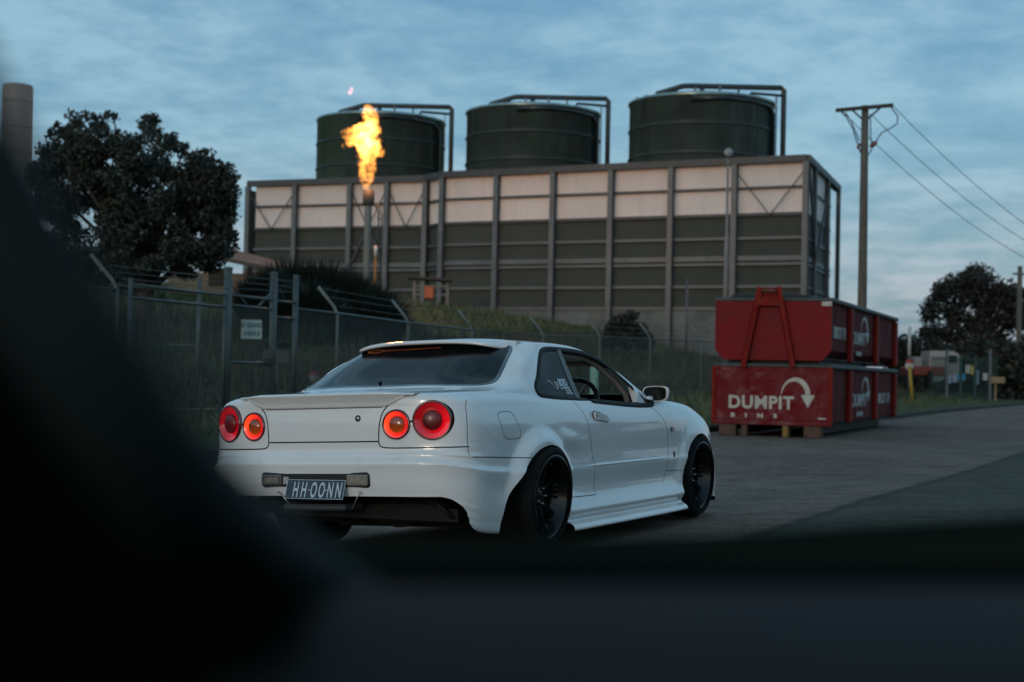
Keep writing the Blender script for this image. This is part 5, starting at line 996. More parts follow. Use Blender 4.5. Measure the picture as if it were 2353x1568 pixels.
# ------------------------------------------------------------------ fence and gates
galv = mat('fence_galvanised', (.080, .098, .094), .5, metal=.3, var=.25, vscale=3)
def chain(name, s=16.0, th=.30):
    m = bpy.data.materials.new(name); m.use_nodes = True; t = m.node_tree; b_ = t.nodes['Principled BSDF']; b_.inputs['Base Color'].default_value = (.065, .075, .068, 1); b_.inputs['Roughness'].default_value = .6
    uv = t.nodes.new('ShaderNodeTexCoord').outputs['UV']; sp_ = nd(t, 'ShaderNodeSeparateXYZ'); t.links.new(uv, sp_.inputs[0]); outs = []
    for sg in (1, -1):
        u = math_n(t, 'MULTIPLY', math_n(t, 'ADD', sp_.outputs[0], math_n(t, 'MULTIPLY', sp_.outputs[1], sg)), s * .7); fr = math_n(t, 'FRACT', u); outs.append(math_n(t, 'LESS_THAN', fr, th * .5))
    t.links.new(math_n(t, 'MAXIMUM', *outs), b_.inputs['Alpha']); return m
chainm = chain('chain_link', th=.36)
def mesh_panel(pts, z0, z1, name, parent):
    """chain link sheet along pts (x, y, ground z), heights above ground"""
    vs = []; uvs = []; s = 0
    for i, p_ in enumerate(pts):
        if i: s += math.hypot(p_[0] - pts[i - 1][0], p_[1] - pts[i - 1][1])
        vs += [(p_[0], p_[1], p_[2] + z0), (p_[0], p_[1], p_[2] + z1)]; uvs += [(s, z0), (s, z1)]
    me = bpy.data.meshes.new(name); fs = [(2 * i, 2 * i + 2, 2 * i + 3, 2 * i + 1) for i in range(len(pts) - 1)]; me.from_pydata(vs, [], fs); me.materials.append(chainm); ul = me.uv_layers.new()
    for lp_ in me.loops: ul.data[lp_.index].uv = uvs[lp_.vertex_index]
    o = bpy.data.objects.new(name, me); C.objects.link(o); o.parent = parent; return o
fence = empty('chain_link_fence', (0, 0, 0), 'long chain link fence with cranked barbed wire post tops below the bank', 'fence')
FP = [(-3.64, 32.3), (-2.51, 37.4), (-1.1, 42.5), (.93, 46.9), (2.9, 51.5), (4.84, 54.5), (7, 57.5), (9.3, 60.4), (11.6, 63.3)]
FPz = [(x, y, .2 + .03 * i if i > 3 else .2) for i, (x, y) in enumerate(FP)]
def cranked(x, y, z, h=2.0, parent=fence, lean=(-.30, -.12)):
    b = MB(); b.tube([(x, y, z - .3), (x, y, z + h), (x + lean[0] * .25, y + lean[1] * .2, z + h + .16), (x + lean[0] * 1.3, y + lean[1] * 1.3, z + h + .55)], .033, 8); return b.build('post', mat('post_galvanised', (.15, .175, .165), .55, metal=.2, var=.25, vscale=3), parent)
for x, y, z in FPz: cranked(x, y, z)
cp = (-4.22, 30.4, .2)
run = [cp] + FPz
def rail(pts, h, r_, name, parent, m=galv, off=(0, 0)):
    b = MB(); b.tube([(p_[0] + off[0], p_[1] + off[1], p_[2] + h) for p_ in pts], r_, 6); return b.build(name, m, parent)
rail(run[:4], 2.02, .030, 'top_rail', fence); rail(run[3:], 2.02, .022, 'top_rail', fence); rail(run, .15, .010, 'bottom_wire', fence)
for k, (h, o_) in enumerate(((2.18, (-.08, -.03)), (2.36, (-.22, -.09)), (2.53, (-.36, -.15)))): rail(run[1:], h, .008, 'barbed_wire', fence, off=o_)
mesh_panel(run, .05, 2.0, 'chain_link', fence)
# gate posts and leaves
gp = lambda px, ptop, D, label, r_: (lambda p_: (tag((lambda b: b.tube([(p_[0] - .0, p_[1], 0.0), (p_[0], p_[1], p_[2])], r_, 12).lathe([(r_ + .01, 0), (r_ + .01, .03), (0, .05)], Matrix.Translation((p_[0], p_[1], p_[2])), 12).build('gate_post', galv))(MB()), label, 'gate post', 'steel gate posts'), p_)[1])(at(px, ptop, D))
A = gp(525, 619, 27.7, 'thick steel gate post left of the white address sign', .075); Bp = gp(630, 630.5, 29.5, 'steel gate post at the latch side of the small gate', .07); Cp = gp(680.5, 637.5, 30.4, 'steel post where the small gate panel meets the long fence', .055)
Z0 = .2
def leaf(P, Q, name, label, rails, h1, x0=.0, brace=True, mesh=True, cat='gate', grp=None):
    P = np.array([P[0], P[1]]); Q = np.array([Q[0], Q[1]]); g_ = empty(name, (P[0], P[1], 0), label, cat, grp); q = Q - P
    for e in (0.03, .97): b = MB(); b.tube([(q[0] * e, q[1] * e, Z0 + .08), (q[0] * e, q[1] * e, Z0 + h1)], .03, 8); b.build('stile', galv, g_)
    for h in rails: b = MB(); b.tube([(q[0] * .03, q[1] * .03, Z0 + h), (q[0] * .97, q[1] * .97, Z0 + h)], .026, 8); b.build('gate_rail', galv, g_)
    if mesh: mesh_panel([(q[0] * .03, q[1] * .03, Z0), (q[0] * .97, q[1] * .97, Z0)], .1, rails[0] if len(rails) < 3 else rails[1], 'chain_link', g_)
    return g_, q
z_of = lambda px, py, D: at(px, py, D)[2] - Z0
g1, q = leaf(A, Bp, 'gate_leaf', 'narrow chain link gate carrying the white address sign', [z_of(560, 681, 28.2), z_of(560, 704, 28.2), z_of(575, 834, 28.5), .1], z_of(618, 649, 29.2))
b = MB(); b.beam((q[0] * .97, q[1] * .97, z_of(615, 668, 29) + Z0), (q[0] * .66, q[1] * .66, z_of(588, 704, 29) + Z0), .03, .03); b.build('brace', galv, g1)
b = MB(); b.beam((q[0] * .08, q[1] * .08, z_of(536, 657, 28) + Z0), (q[0] * .40, q[1] * .40, z_of(564, 701, 28.5) + Z0), .02, .02); b.build('brace', galv, g1)
b = MB(); b.box((q[0] * .90, q[1] * .90 - .05, z_of(615, 831, 29) + Z0), (.16, .06, .14), bev=.02); b.build('latch', mat('latch_black', (.015, .016, .016), .6), g1)
g2_, q2 = leaf(Bp, Cp, 'fence_section', 'short fixed fence panel between the two right gate posts', [z_of(655, 694, 30), z_of(655, 731, 30), .1], z_of(655, 694, 30), cat='fence')
Dp = cranked(-6.17, 24.2, .2, 2.0, None); tag(Dp, 'cranked fence post with a bent top at the left end of the wide gate', 'fence post'); Dp.name = 'fence_post'
DL = at(291, 700, 24.4)
g3, q3 = leaf(DL, A, 'gate_leaf', 'wide chain link gate of long horizontal pipes left of the thick post', [z_of(310, 656, 24.8), z_of(312, 686, 24.8), .1], z_of(300, 650, 24.8))
# rails are not quite level in the photo's gate: a second, closed leaf stands behind it
pl_ = at(300, 660, 31); pr_ = at(515, 690, 33); mid_ = at(459, 640, 32.4)
g4 = empty('gate_leaf', (pl_[0], pl_[1], 0), 'second pipe gate standing further back behind the wide gate', 'gate'); o4 = np.array([pl_[0], pl_[1], 0])
for a_, c_ in (((250, 655, 30), (790 / 3.361 / 1.0625 + 235, 673, 32.4)), ((320, 792, 31), (460, 794, 34)), ((300, 880, 31), (480, 874, 34))): b = MB(); b.tube([at(*a_) - o4, at(*c_) - o4], .022, 6); b.build('gate_rail', galv, g4)
for px_, py_, D_ in ((459, 637, 32.4), (300, 640, 31)): p_ = at(px_, py_, D_); b = MB(); b.tube([(p_[0] - o4[0], p_[1] - o4[1], 0), (p_[0] - o4[0], p_[1] - o4[1], p_[2])], .045, 8); b.build('stile', galv, g4)
b = MB()
for k in range(3):
    for a_, c_ in (((262 + 8 * k, 612 + 14 * k, 24.2), (525, 640 + 12 * k, 27.7)), ((525, 632 + 15 * k, 27.7), (680, 648 + 12 * k, 30.4))): b.tube([at(*a_), at(*c_)], .007, 5)
tag(b.build('barbed_wire', galv), 'three strands of barbed wire strung above the gates', 'barbed wire')
lf = empty('chain_link_fence', (0, 0, 0), 'near end of the chain link fence, running off behind the dark pillar', 'fence'); mesh_panel([(-12.5, 9, .2), (-9.3, 16.6, .2), (-6.17, 24.2, .2)], .05, 2.0, 'chain_link', lf); cranked(-9.3, 16.6, .2, 2.0, lf); cranked(-12.5, 9, .2, 2.0, lf); rail([(-12.5, 9, .2), (-6.17, 24.2, .2)], 2.02, .025, 'top_rail', lf)
# address sign on the gate
sc_ = at(576.5, 757.5, 28.45); qd = Vector((.97, .24, 0)).normalized(); nv_ = Vector((qd.y, -qd.x, 0)); So = Vector(sc_) + nv_ * .12
Msn = frame(So, qd, (0, 0, 1)); sg_ = empty('address_sign', (0, 0, 0), 'white square sign reading 25 GRAND AVENUE on the narrow gate', 'sign'); sg_.matrix_world = Msn
if (Msn.to_3x3() @ Vector((0, 0, 1))).dot(nv_) < 0: print('sign flipped')
b = MB(); b.prism(rrect(-.19, .19, -.175, .175, .03), .006); b.build('sign_panel', mat('sign_white', (.34, .43, .40), .5, spec=.2), sg_)
tm = mat('sign_ink', (.03, .05, .06), .6)
text_mesh('25 GRAND', .115, Matrix.Translation((0, .035, .0065)) @ Matrix.Diagonal((.70, 1, 1, 1)), 'sign_text', tm, sg_, bold=.003, depth=.0006); text_mesh('AVENUE', .115, Matrix.Translation((.01, -.115, .0065)) @ Matrix.Diagonal((.70, 1, 1, 1)), 'sign_text', tm, sg_, bold=.003, depth=.0006)
# green letterbox and round marker
p = at(637, 806, 33); lb = empty('letterbox', (p[0], p[1], 0), 'dark green rounded box on a stand seen through the small gate panel', 'letterbox'); b = MB(); hb = p[2]
b.lathe([(.16, -.28), (.16, .28)], Matrix.Translation((0, 0, hb)) @ Matrix.Rotation(R(90), 4, 'Y'), 20, a0=0, a1=math.pi); b.box((0, 0, hb - .1), (.56, .32, .2)); b.build('box_body', mat('bottle_green', (.008, .028, .024), .5), lb); b = MB(); b.beam((0, 0, 0), (0, 0, hb - .2), .07, .07); b.box((.0, 0, hb - .23), (.6, .4, .04)); b.build('stand', steel2, lb)
p = at(722, 868, 31.5); mk_ = empty('marker_post', (p[0], p[1], 0), 'short post with a round red and white top behind the car boot', 'marker post'); b = MB(); b.tube([(0, 0, 0), (0, 0, p[2] - .1)], .04, 8); b.build('post', mat('faded_post', (.08, .08, .07), .7), mk_)
b = MB(); b.lathe([(.0, -.12), (.09, -.10), (.11, 0), (.10, .05)], Matrix.Translation((0, 0, p[2])), 16); b.build('white_band', mat('faded_white', (.16, .15, .14), .7), mk_); b = MB(); b.lathe([(.10, .052), (.09, .11), (0, .13)], Matrix.Translation((0, 0, p[2])), 16); b.build('red_cap', mat('faded_red', (.16, .03, .03), .7), mk_)
# ------------------------------------------------------------------ right-hand roadside
def gy(px, D, py=900): p_ = at(px, py, D); return p_[0], D, gz(p_[0], D)
x, y, g = gy(2088, 70); zt = at(2087, 746, 70)[2]; b = MB(); wp = empty('road_post', (x, y, g - .1), 'slim post with a white upper half just behind the bins', 'post'); b.tube([(0, 0, 0), (0, 0, (zt - g) * .62)], .06, 8); b.build('lower_post', steel2, wp); b = MB(); b.tube([(0, 0, (zt - g) * .62), (0, 0, zt - g)], .075, 8); b.build('upper_post', mat('post_white', (.42, .42, .42), .6), wp)
x, y, g = gy(2098, 66); p_ = at(2090, 842, 66); ys_ = empty('yellow_marker', (x, y, g), 'leaning yellow marker post with a round red and white head on the grass verge', 'marker'); q_ = Vector((p_[0] - x, 0, p_[2] - g)); b = MB(); b.tube([(0, 0, -.1), tuple(q_)], .065, 8); b.build('post', mat('marker_yellow', (.33, .22, .012), .6), ys_)
b = MB(); b.lathe([(.0, .02), (.19, .02), (.19, -.02), (0, -.02)], Matrix.Translation(q_) @ Matrix.Rotation(R(90), 4, 'X'), 20); b.build('head', mat('marker_white', (.42, .38, .34), .6), ys_); b = MB(); b.lathe([(.0, .03), (.17, .03), (.17, -.03), (0, -.03)], Matrix.Translation(q_ + Vector((0, 0, .13))) @ Matrix.Rotation(R(90), 4, 'X'), 20, a0=0, a1=math.pi); b.build('red_top', mat('marker_red', (.28, .03, .03), .6), ys_)
fr2 = empty('yard_fence', (0, 0, 0), 'dark green mesh yard fence with grey posts beyond the verge at the right', 'fence')
for px_ in (2175, 2207, 2240, 2274): x, y, g = gy(px_, 80); zt = at(px_, 803 if px_ in (2175, 2274) else 815, 80)[2]; b = MB(); b.beam((x, y, g - .1), (x, y, zt), .17 if px_ in (2175, 2274) else .08, .12); b.build('post', steel if px_ in (2175, 2274) else mat('fence_green', (.012, .045, .036), .6), fr2)
xa, _, g = gy(2140, 80.3); xb, _, _ = gy(2290, 80.3); b = MB()
for k in range(46): xx = xa + (xb - xa) * k / 45; b.beam((xx, 80.3, g), (xx, 80.3, g + 2.1), .035, .03)
for hh in (.2, 1.1, 2.0): b.beam((xa, 80.32, g + hh), (xb, 80.32, g + hh), .05, .05)
b.build('railing', mat('fence_green', (.012, .045, .036), .6), fr2)
for px_, py_, w_, h_, c_, lab_ in ((2181, 872, .22, .42, (.22, .27, .36), 'pale blue poster at the left end of the yard fence'), (2193, 870, .20, .40, (.20, .24, .34), 'second pale blue poster beside the bright blue one'), (2208, 867, .42, .34, (.03, .22, .36), 'bright blue poster in the middle of the yard fence'), (2224, 849, .26, .44, (.28, .28, .24), 'grey-white poster left of the yellow one'), (2235, 851, .16, .44, (.36, .34, .08), 'narrow yellow poster on the yard fence'), (2243, 867, .28, .75, (.10, .19, .26), 'tall slate blue poster on the yard fence'), (2264, 866, .24, .36, (.34, .36, .38), 'white poster next to the right grey fence post')):
    p_ = at(px_, py_, 80.1); b = MB(); b.box((p_[0], 80.1, p_[2]), (w_, .02, h_)); tag(b.build('poster', mat('poster_' + lab_.split()[0] + lab_.split()[1], c_, .6)), lab_, 'poster', 'posters tied to the yard fence')
p_ = at(2292, 874, 80); b = MB(); b.box((p_[0], 80, p_[2]), (.72, .3, .34), bev=.04); b.beam((p_[0] - .1, 80, gz(p_[0], 80)), (p_[0] - .1, 80, p_[2]), .08, .08); tag(b.build('tan_sign_box', mat('tan_box', (.24, .17, .09), .7)), 'small tan box on a stand right of the yard fence', 'box')
# parked lorry and red trailer in the yard
p_ = at(2152, 832, 92); g = gz(p_[0], 92); lor = empty('lorry', (p_[0], 92, g), 'white lorry cab parked in the yard behind the fence', 'lorry'); zc = p_[2] - g
b = MB(); b.prism([(-.95, -1.2), (.75, -1.2), (.95, -.3), (.75, .45), (.45, .62), (-.95, .62)], 2.0, Matrix.Translation((0, 0, zc)) @ Matrix.Rotation(R(90), 4, 'X')); b.build('cab', mat('cab_white', (.30, .29, .28), .5), lor, bevel=.04)
b = MB(); b.box((.35, -2.02, zc + .15), (.55, .04, .42)); b.build('window', glassd, lor); b = MB(); b.box((-2.0, -1, zc - .75), (2.6, 2.0, .4)); b.build('chassis', under, lor)
for xx in (-2.4, .1): b = MB(); b.lathe([(.0, 0), (.45, 0), (.45, .3), (0, .3)], Matrix.Translation((xx, -1.8, .45)) @ Matrix.Rotation(R(90), 4, 'X'), 24); b.build('wheel', rubber, lor)
b = MB(); b.box((-1.55, -1, zc - .1), (.5, 1.6, .7), bev=.05); b.build('fuel_tank', mat('tank_pale', (.22, .21, .2), .5), lor)
p_ = at(2119, 853, 86); g = gz(p_[0], 86); tr = empty('trailer', (p_[0], 86, g), 'low dull red trailer in the yard beside the lorry', 'trailer'); zc = p_[2] - g; b = MB(); b.box((0, 0, zc), (1.7, 3, .5), bev=.06); b.build('tray', mat('trailer_red', (.15, .028, .02), .7), tr)
for xx in (-.5, .5): b = MB(); b.lathe([(.0, 0), (.32, 0), (.32, .2), (0, .2)], Matrix.Translation((xx, -1.5, .32)) @ Matrix.Rotation(R(90), 4, 'X'), 20); b.build('wheel', rubber, tr)
b = MB(); b.beam((0, -1.4, .3), (0, -1.4, zc), .8, .2); b.build('axle', under, tr)

p = at(1366, 833, 31); g = gz(p[0], p[1]); b = MB(); b.lathe([(.085, g - .1), (.085, p[2] - .03), (.06, p[2]), (0, p[2])], Matrix.Translation((p[0], p[1], 0)), 16); tag(b.build('bollard', mat('pale_green_paint', (.20, .34, .28), .6, var=.2, vscale=3)), 'pale green round post seen through the side window of the car', 'post')
# ------------------------------------------------------------------ trees, bushes, grass
bark = mat('bark', (.05, .04, .032), .9, var=.4, vscale=6, bump=.5, bscale=12)
def leafmat(name, a, c):
    m = mat(name, a, .65, col2=c, vscale=1.1); return m
def leaves(name, m, centres, parent, n_per, size, seed=1, spread=1., flat=.7, aspect=2.):
    """many small leaf faces gathered in clumps"""
    rg = np.random.default_rng(seed); vs = []; fs = []
    for (cx_, cy_, cz_, r_) in centres:
        n = int(n_per * (r_ / np.mean([q[3] for q in centres]))**2)
        d = rg.normal(size=(n, 3)); d /= np.linalg.norm(d, axis=1)[:, None]; rad = r_ * (rg.uniform(0, 1, n)**.45) * spread; P = d * rad[:, None] * [1, 1, flat] + [cx_, cy_, cz_]
        a = rg.normal(size=(n, 3)); a /= np.linalg.norm(a, axis=1)[:, None]; b_ = np.cross(a, rg.normal(size=(n, 3))); b_ /= np.linalg.norm(b_, axis=1)[:, None]; s_ = size * rg.uniform(.6, 1.4, n)[:, None]
        q = np.stack([P - a * s_ * aspect / 2, P + b_ * s_ / 2, P + a * s_ * aspect / 2, P - b_ * s_ / 2], 1).reshape(-1, 3); o = len(vs); vs += q.tolist(); fs += [(o + 4 * i, o + 4 * i + 1, o + 4 * i + 2, o + 4 * i + 3) for i in range(n)]
    me = bpy.data.meshes.new(name); me.from_pydata(vs, [], fs); me.materials.append(m); o = bpy.data.objects.new(name, me); C.objects.link(o); o.parent = parent; return o
def tree(name, base, clumps, trunk_r, m, label, cat, n_per, size, seed, group=None, fork=.3, aspect=2.):
    bx_, by_, bz_ = base; t = empty(name, base, label, cat, group); rg = np.random.default_rng(seed); cl_ = [(x - bx_, y - by_, z - bz_, r_) for x, y, z, r_ in clumps]; b = MB()
    top_ = max(c[2] for c in cl_); low = min(c[2] for c in cl_); fz = max(.3, low * .5 + fork)
    b.tube([(0, 0, -.3), (.05, 0, fz * .5), (0, .05, fz)], [trunk_r, trunk_r * .8, trunk_r * .7], 10)
    for c in cl_[::max(1, len(cl_) // 26)]:
        mdl = np.array([c[0] * .45 + rg.normal() * .15, c[1] * .45, fz + (c[2] - fz) * .55]); b.tube([(0, 0, fz - .1), tuple(mdl), (c[0], c[1], c[2])], [trunk_r * .42, trunk_r * .24, .02], 6)
    b.build('trunk', bark, t); leaves('crown', m, cl_, t, n_per, size, seed, aspect=aspect); return t
k_ = lambda D: D / 3572.5
# left tree: clumps traced over its real outline, given depth
lt = leafmat('dark_gum_leaves', (.014, .026, .015), (.026, .028, .016)); D = 45; cl = []
rg = np.random.default_rng(5)
def silh(x):   # crown top by frame x
    return np.interp(x, [75, 120, 160, 205, 250, 285, 300, 335, 370, 410, 450, 480, 500, 545, 560], [370, 300, 262, 265, 262, 300, 315, 272, 275, 330, 335, 345, 375, 385, 420])
def bott(x): return np.interp(x, [60, 150, 300, 450, 520, 560], [470, 540, 640, 640, 600, 560])
for i in range(430):
    x = rg.uniform(90, 524); y = silh(x) + 30 + (bott(x) - silh(x) - 40) * rg.uniform(0, 1)**1.0; dd = rg.uniform(-2.2, 2.2) * math.sin(math.pi * np.clip((x - 60) / 510, .08, .92)); p_ = at(x, y, D + dd)
    g_ = (abs(x - 205) < 40 and 470 < y < 560) or (abs(x - 150) < 30 and 400 < y < 450) or (abs(x - 350) < 18 and 440 < y < 480)
    if g_ and rg.uniform() < .8: continue
    cl.append((p_[0], p_[1], p_[2], rg.uniform(.28, .50)))
for i in range(90):
    x = rg.uniform(82, 548); p_ = at(x, silh(x) + rg.uniform(-4, 26) if i % 2 else rg.uniform(silh(x), bott(x) - 10), D + rg.uniform(-1.2, 1.2)); cl.append((p_[0], p_[1], p_[2], rg.uniform(.14, .26)))
c = at(330, 660, D); tree('broadleaf_tree', (c[0], c[1], gz(c[0], c[1])), cl, .28, lt, 'wide dark broadleaf tree with small sky gaps on the left bank', 'tree', 125, .068, 3)
# right-hand gum tree
rt = leafmat('gum_leaves_dusk', (.016, .014, .010), (.024, .022, .014)); D = 112; cl = []
def silh2(x): return np.interp(x, [2120, 2140, 2160, 2185, 2215, 2250, 2275, 2300, 2330, 2360, 2390], [720, 690, 645, 618, 625, 602, 612, 640, 650, 660, 700])
for i in range(330):
    x = rg.uniform(2130, 2375); y = silh2(x) + 14 + (800 - silh2(x)) * rg.uniform(0, 1); dd = rg.uniform(-3, 3); p_ = at(x, y, D + dd)
    if (abs(x - 2160) < 14 and 715 < y < 760) or (abs(x - 2225) < 8 and 710 < y < 735) or (x > 2290 and y > 740 and rg.uniform() < .6): continue
    cl.append((p_[0], p_[1], p_[2], rg.uniform(.55, 1.0)))
c = at(2235, 880, D); tree('gum_tree', (c[0], c[1], gz(c[0], c[1])), cl, .4, rt, 'tall dark gum tree with a ragged crown beyond the yard', 'tree', 75, .14, 4)
def bushcl(x0, x1, yt, yb, D, n, r0, r1, seed, depth=1.5):
    rg = np.random.default_rng(seed); o = []
    for i in range(n):
        x = rg.uniform(x0, x1); u = (x - x0) / (x1 - x0); top_ = yt(u); y = top_ + (yb - top_) * rg.uniform(0, 1); p_ = at(x, y, D + rg.uniform(-depth, depth)); o.append((p_[0], p_[1], p_[2], rg.uniform(r0, r1)))
    return o
bs = leafmat('shrub_leaves', (.014, .022, .011), (.024, .024, .014))
for i, (x0, x1, f_, yb, D, n, lab_) in enumerate(((2050, 2155, lambda u: 770 + 30 * abs(u - .35) * 2 + 20 * u, 905, 100, 80, 'dark rounded tree between the bins and the gum tree'), (2150, 2300, lambda u: 795 + 12 * math.sin(u * 9), 912, 97, 110, 'low dark hedge of trees behind the yard fence'), (2280, 2440, lambda u: 790 + 10 * math.sin(u * 7), 925, 90, 110, 'dense dark thicket at the right edge below the distant pole'))):
    cl = bushcl(x0, x1, f_, yb, D, n, .5, .9, 20 + i); c = at((x0 + x1) / 2, 905, D); tree('thicket', (c[0], c[1], gz(c[0], c[1])), cl, .2, bs, lab_, 'trees', 90, .16, 30 + i)
cl = bushcl(-40, 330, lambda u: 520 + 110 * u + 20 * math.sin(u * 9), 700, 56, 170, .5, .9, 40); c = at(150, 690, 56); tree('thicket', (c[0], c[1], gz(c[0], c[1])), cl, .2, bs, 'dark scrub behind the left fence, below the broadleaf tree', 'trees', 90, .12, 41)
cl = bushcl(1395, 1490, lambda u: 722 + 60 * (2 * u - 1)**2, 795, 68, 60, .25, .45, 50, .6); c = at(1440, 795, 68); tree('round_bush', (c[0], c[1], gz(c[0], c[1])), cl, .08, bs, 'round dark bush alone on the grass bank in front of the wall', 'bush', 160, .07, 51)
# spiky clumps on the left of the bank
def flax(c, R_, H_, n, seed, name, label):
    rg = np.random.default_rng(seed); vs = []; fs = []
    for i in range(n):
        a = rg.uniform(0, 2 * math.pi); r_ = R_ * math.sqrt(rg.uniform()) * .8; x, y = r_ * math.cos(a), r_ * math.sin(a); L_ = H_ * rg.uniform(.55, 1.05) * (1 - .45 * (r_ / R_)**2); le = rg.uniform(.25, .9) * (.4 + r_ / R_); w_ = rg.uniform(.03, .05)
        d = np.array([math.cos(a), math.sin(a)]); side = np.array([-d[1], d[0]]); o = len(vs)
        for u, ww in ((0, 1), (.45, .9), (.8, .6), (1, .05)):
            h = L_ * (u - .28 * u * u * le); q = np.array([x, y]) + d * le * L_ * .55 * u * u; vs += [(q[0] - side[0] * w_ * ww, q[1] - side[1] * w_ * ww, h - .1), (q[0] + side[0] * w_ * ww, q[1] + side[1] * w_ * ww, h - .1)]
        fs += [(o, o + 1, o + 3, o + 2), (o + 2, o + 3, o + 5, o + 4), (o + 4, o + 5, o + 7, o + 6)]
    b = MB(); b.add(vs, fs); ob = b.build(name, leafmat('flax_leaves', (.010, .020, .011), (.020, .026, .015))); ob.location = c; tag(ob, label, 'shrub'); return ob
for i, (px, yt, D, R_, n, lab_) in enumerate(((612, 632, 54, 1.0, 900, 'spiky dark shrub in front of the low house end'), (665, 612, 58, 1.3, 1300, 'tallest spiky shrub near the left end of the wall'), (735, 618, 58, 1.4, 1400, 'wide spiky shrub left of the flare stack'), (800, 640, 57, 1.3, 1200, 'spiky shrub just below the flare stack'), (850, 672, 56, 1.2, 1000, 'lowest spiky shrub, right of the flare stack foot'), (700, 660, 52, 1.2, 900, 'spiky shrub low on the bank behind the gate posts'))):
    c = at(px, 700, D); g_ = gz(c[0], c[1]); flax((c[0], c[1], g_), R_ * 1.15, max(.8, at(px, yt, D)[2] - g_) * 1.35, n * 2, 60 + i, 'spiky_shrub', lab_)
# scrub behind the fence and grass tufts on the bank
rg = np.random.default_rng(9)
X = rg.uniform(-16, 24, 60000); Y = rg.uniform(20, 92, 60000); fd = sdist(FENCE, X, Y); kd = sdist(KERB, X, Y); Z = ground_z(X, Y)
ok = (kd > .3) & ((X - 15) * .9 + (Y - 80) * 1.7 < 0) & (rg.uniform(0, 1, len(X)) < np.where(fd > .5, 1, .35))
X, Y, Z, fd = X[ok], Y[ok], Z[ok], fd[ok]
def blades(name, sel, hs, col, label):
    vs = []; fs = []
    for x, y, z, f_ in zip(X[sel], Y[sel], Z[sel], fd[sel]):
        h = rg.uniform(.08, .22) * hs * (1 + 1.3 * (mnoise.noise(Vector((x * .5, y * .5, 3))) > .12)); a = rg.uniform(0, 6.28); w_ = rg.uniform(.02, .05); lx, ly = rg.normal(0, .12, 2); o = len(vs)
        vs += [(x - w_ * math.cos(a), y - w_ * math.sin(a), z - .03), (x + w_ * math.cos(a), y + w_ * math.sin(a), z - .03), (x + lx, y + ly, z + h)]; fs.append((o, o + 1, o + 2))
    me = bpy.data.meshes.new(name); me.from_pydata(vs, [], fs); me.materials.append(col); ob = bpy.data.objects.new(name, me); C.objects.link(ob); tag(ob, label, name, kind='stuff')
low_ = (fd > -.5) & (fd < 13.5 + 2 * np.sin(X * .7) + np.sin(Y * 1.3))
blades('grass', ~low_, 1.0, leafmat('grass_blades', (.058, .100, .030), (.085, .085, .040)), 'rough olive and dry grass on the upper bank and the verge')
blades('scrub', low_, 1.7, leafmat('scrub_stems', (.030, .042, .018), (.055, .048, .028)), 'tall dark weeds and scrub just behind the chain link fence')
# ------------------------------------------------------------------ the car the picture is taken from
trim = mat('soft_dark_trim', (.0075, .0130, .0125), .75, spec=.12); trim2 = mat('dash_vinyl', (.0052, .0064, .0064), .8, spec=.12, var=.3, vscale=3); blk = mat('cabin_black', (.0006, .0009, .0008), .9, spec=.02); bon = mat('bonnet_black', (.009, .0125, .0085), .9, spec=0.)
ci = empty('car_interior', (0, 0, 0), 'dark out-of-focus trim, dashboard and bonnet edge of the car the view is from', 'car interior')
def cpt(px, py, D): return at(px, py, D)
def off_tube(path, D, rp, name, m, n=24):
    """thick round trim whose upper right edge follows path"""
    pts = []; rad = []
    for i, (x, y) in enumerate(path):
        a = path[max(0, i - 1)]; c_ = path[min(len(path) - 1, i + 1)]; dx, dy = c_[0] - a[0], c_[1] - a[1]; l = math.hypot(dx, dy); nx_, ny_ = -dy / l, dx / l
        Di = D + (.32 * float(sstep(.45, .85, i / (len(path) - 1)))); rad.append(rp * Di / 3572.5)
        pts.append(cpt(x + nx_ * rp, y + ny_ * rp, Di))
    b = MB(); b.tube(pts, rad, n); return b.build(name, m, ci)
edge_ = [(-60, 60), (45, 285), (158, 500), (275, 680), (388, 862), (506, 1024), (616, 1140), (730, 1238), (860, 1335), (1000, 1430)]
off_tube(edge_, .42, 150, 'pillar_trim', trim)
b = MB(); poly = [(-300, -200), (-150, 150), (0, 430), (150, 690), (290, 900), (420, 1090), (540, 1225), (640, 1305), (720, 1360), (600, 1470), (440, 1620), (380, 1700), (-300, 1700)]
vs = [tuple(cpt(x, y, .50)) for x, y in poly] + [tuple(cpt(x, y, .62)) for x, y in poly]; n = len(poly); b.add(vs, [tuple(range(n)), tuple(range(n, 2 * n))[::-1]] + [(i, (i + 1) % n, n + (i + 1) % n, n + i) for i in range(n)]); b.build('door_card', blk, ci)
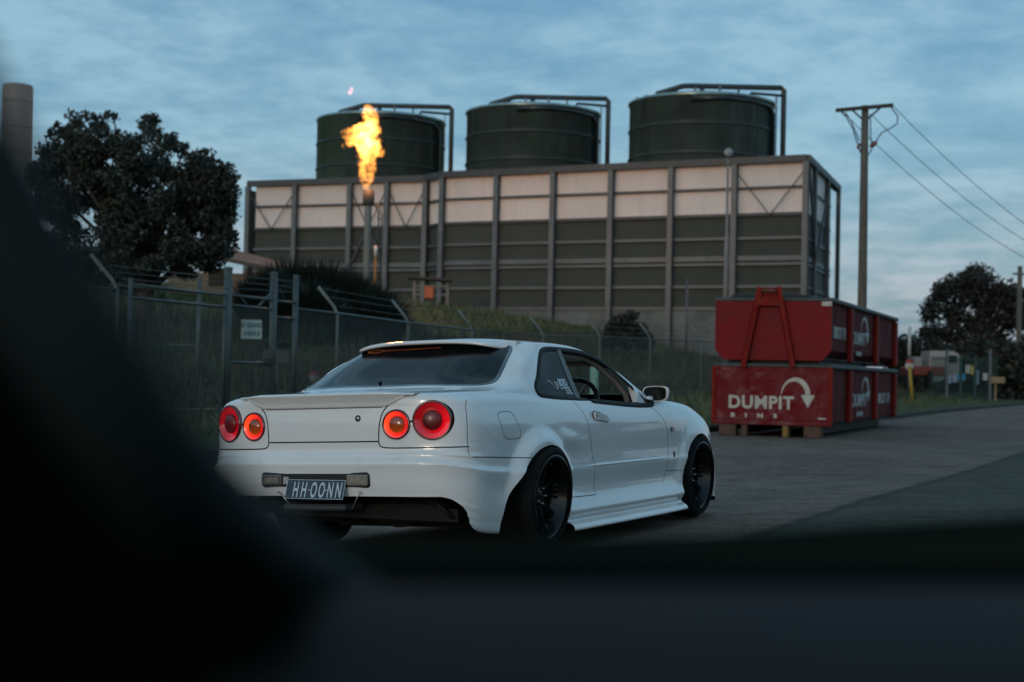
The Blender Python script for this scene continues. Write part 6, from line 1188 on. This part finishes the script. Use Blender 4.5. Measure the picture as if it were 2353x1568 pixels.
def slab(x0, x1, yn, yf, D0, D1, name, m, th=.03, bul=.0, sk=0):
    rows = []
    for u in np.linspace(0, 1, 12):
        D_ = D0 + (D1 - D0) * u; row = []
        for v in np.linspace(0, 1, 24):
            p0_ = cpt(x0 + (x1 - x0) * v, yn, D0); p1_ = cpt(x0 + sk + (x1 - x0 - sk) * v, yf, D1); p_ = p0_ + (p1_ - p0_) * u; p_ = p_ + np.array([0, 0, bul * math.sin(math.pi * u)]); row.append(tuple(p_))
        rows.append(row)
    vs = [p_ for r_ in rows for p_ in r_] + [(p_[0], p_[1], p_[2] - th) for r_ in rows for p_ in r_]; k = 24; o = 12 * k
    fs = [(i * k + j, i * k + j + 1, (i + 1) * k + j + 1, (i + 1) * k + j) for i in range(11) for j in range(23)]; fs += [(o + a, o + d_, o + c_, o + b_) for a, b_, c_, d_ in fs]
    fs += [(11 * k + j, 11 * k + j + 1, o + 11 * k + j + 1, o + 11 * k + j) for j in range(23)] + [(j, j + 1, o + j + 1, o + j) for j in range(23)] + [(i * k, (i + 1) * k, o + (i + 1) * k, o + i * k) for i in range(11)] + [(i * k + 23, (i + 1) * k + 23, o + (i + 1) * k + 23, o + i * k + 23) for i in range(11)]
    b = MB(); b.add(vs, fs, True); return b.build(name, m, ci)
slab(330, 4200, 1720, 1352, .44, .68, 'dashboard', trim2, bul=.006, sk=480)
slab(300, 4600, 1400, 1300, .72, .78, 'windscreen_gap', blk, th=.02)
def ridge(path, D0, D1, dy, name, m):
    rows = []
    for x, y in path: rows.append([tuple(cpt(x, y + 150, D0)), tuple(cpt(x, y + 40, D0 + .12)), tuple(cpt(x, y, D1)), tuple(cpt(x, y + 14, D1 + .10)), tuple(cpt(x, y + 160, D1 + .12))])
    k = 5; b = MB(); b.add([p_ for r_ in rows for p_ in r_], [(i * k + j, i * k + j + 1, (i + 1) * k + j + 1, (i + 1) * k + j) for i in range(len(rows) - 1) for j in range(4)] + [(i * k, (i + 1) * k, (i + 1) * k + 4, i * k + 4) for i in range(len(rows) - 1)], True); return b.build(name, m, ci)
ridge([(400, 1180), (600, 1198), (760, 1232), (1000, 1236), (1300, 1234), (1700, 1222), (2100, 1196), (2500, 1176), (4600, 1110)], .80, 1.00, 0, 'bonnet', bon)

for i, (x_, y_, h_, r_) in enumerate(((26, 12, 6.0, 3.6), (30, 20, 6.5, 4.0), (33, 29, 6.5, 4.2), (37, 39, 6, 4.0), (24, 4, 7, 4.0), (22, -6, 7, 3.8))):
    rg = np.random.default_rng(80 + i); cl = []
    for k in range(70):
        a = rg.uniform(0, 6.28); rr_ = r_ * math.sqrt(rg.uniform()); cl.append((x_ + rr_ * math.cos(a), y_ + rr_ * math.sin(a), rg.uniform(1.0, h_), rg.uniform(.7, 1.1)))
    g_ = -.02
    tree('roadside_tree', (x_, y_, g_), cl, .25, bs, ['third dark tree of the row across the road', 'fourth dark tree of the row across the road', 'fifth dark tree of the row across the road', 'furthest dark tree of the row across the road', 'second dark tree of the row across the road', 'nearest dark tree of the row across the road'][i], 'tree', 90, .2, 90 + i, group='roadside trees across the road')
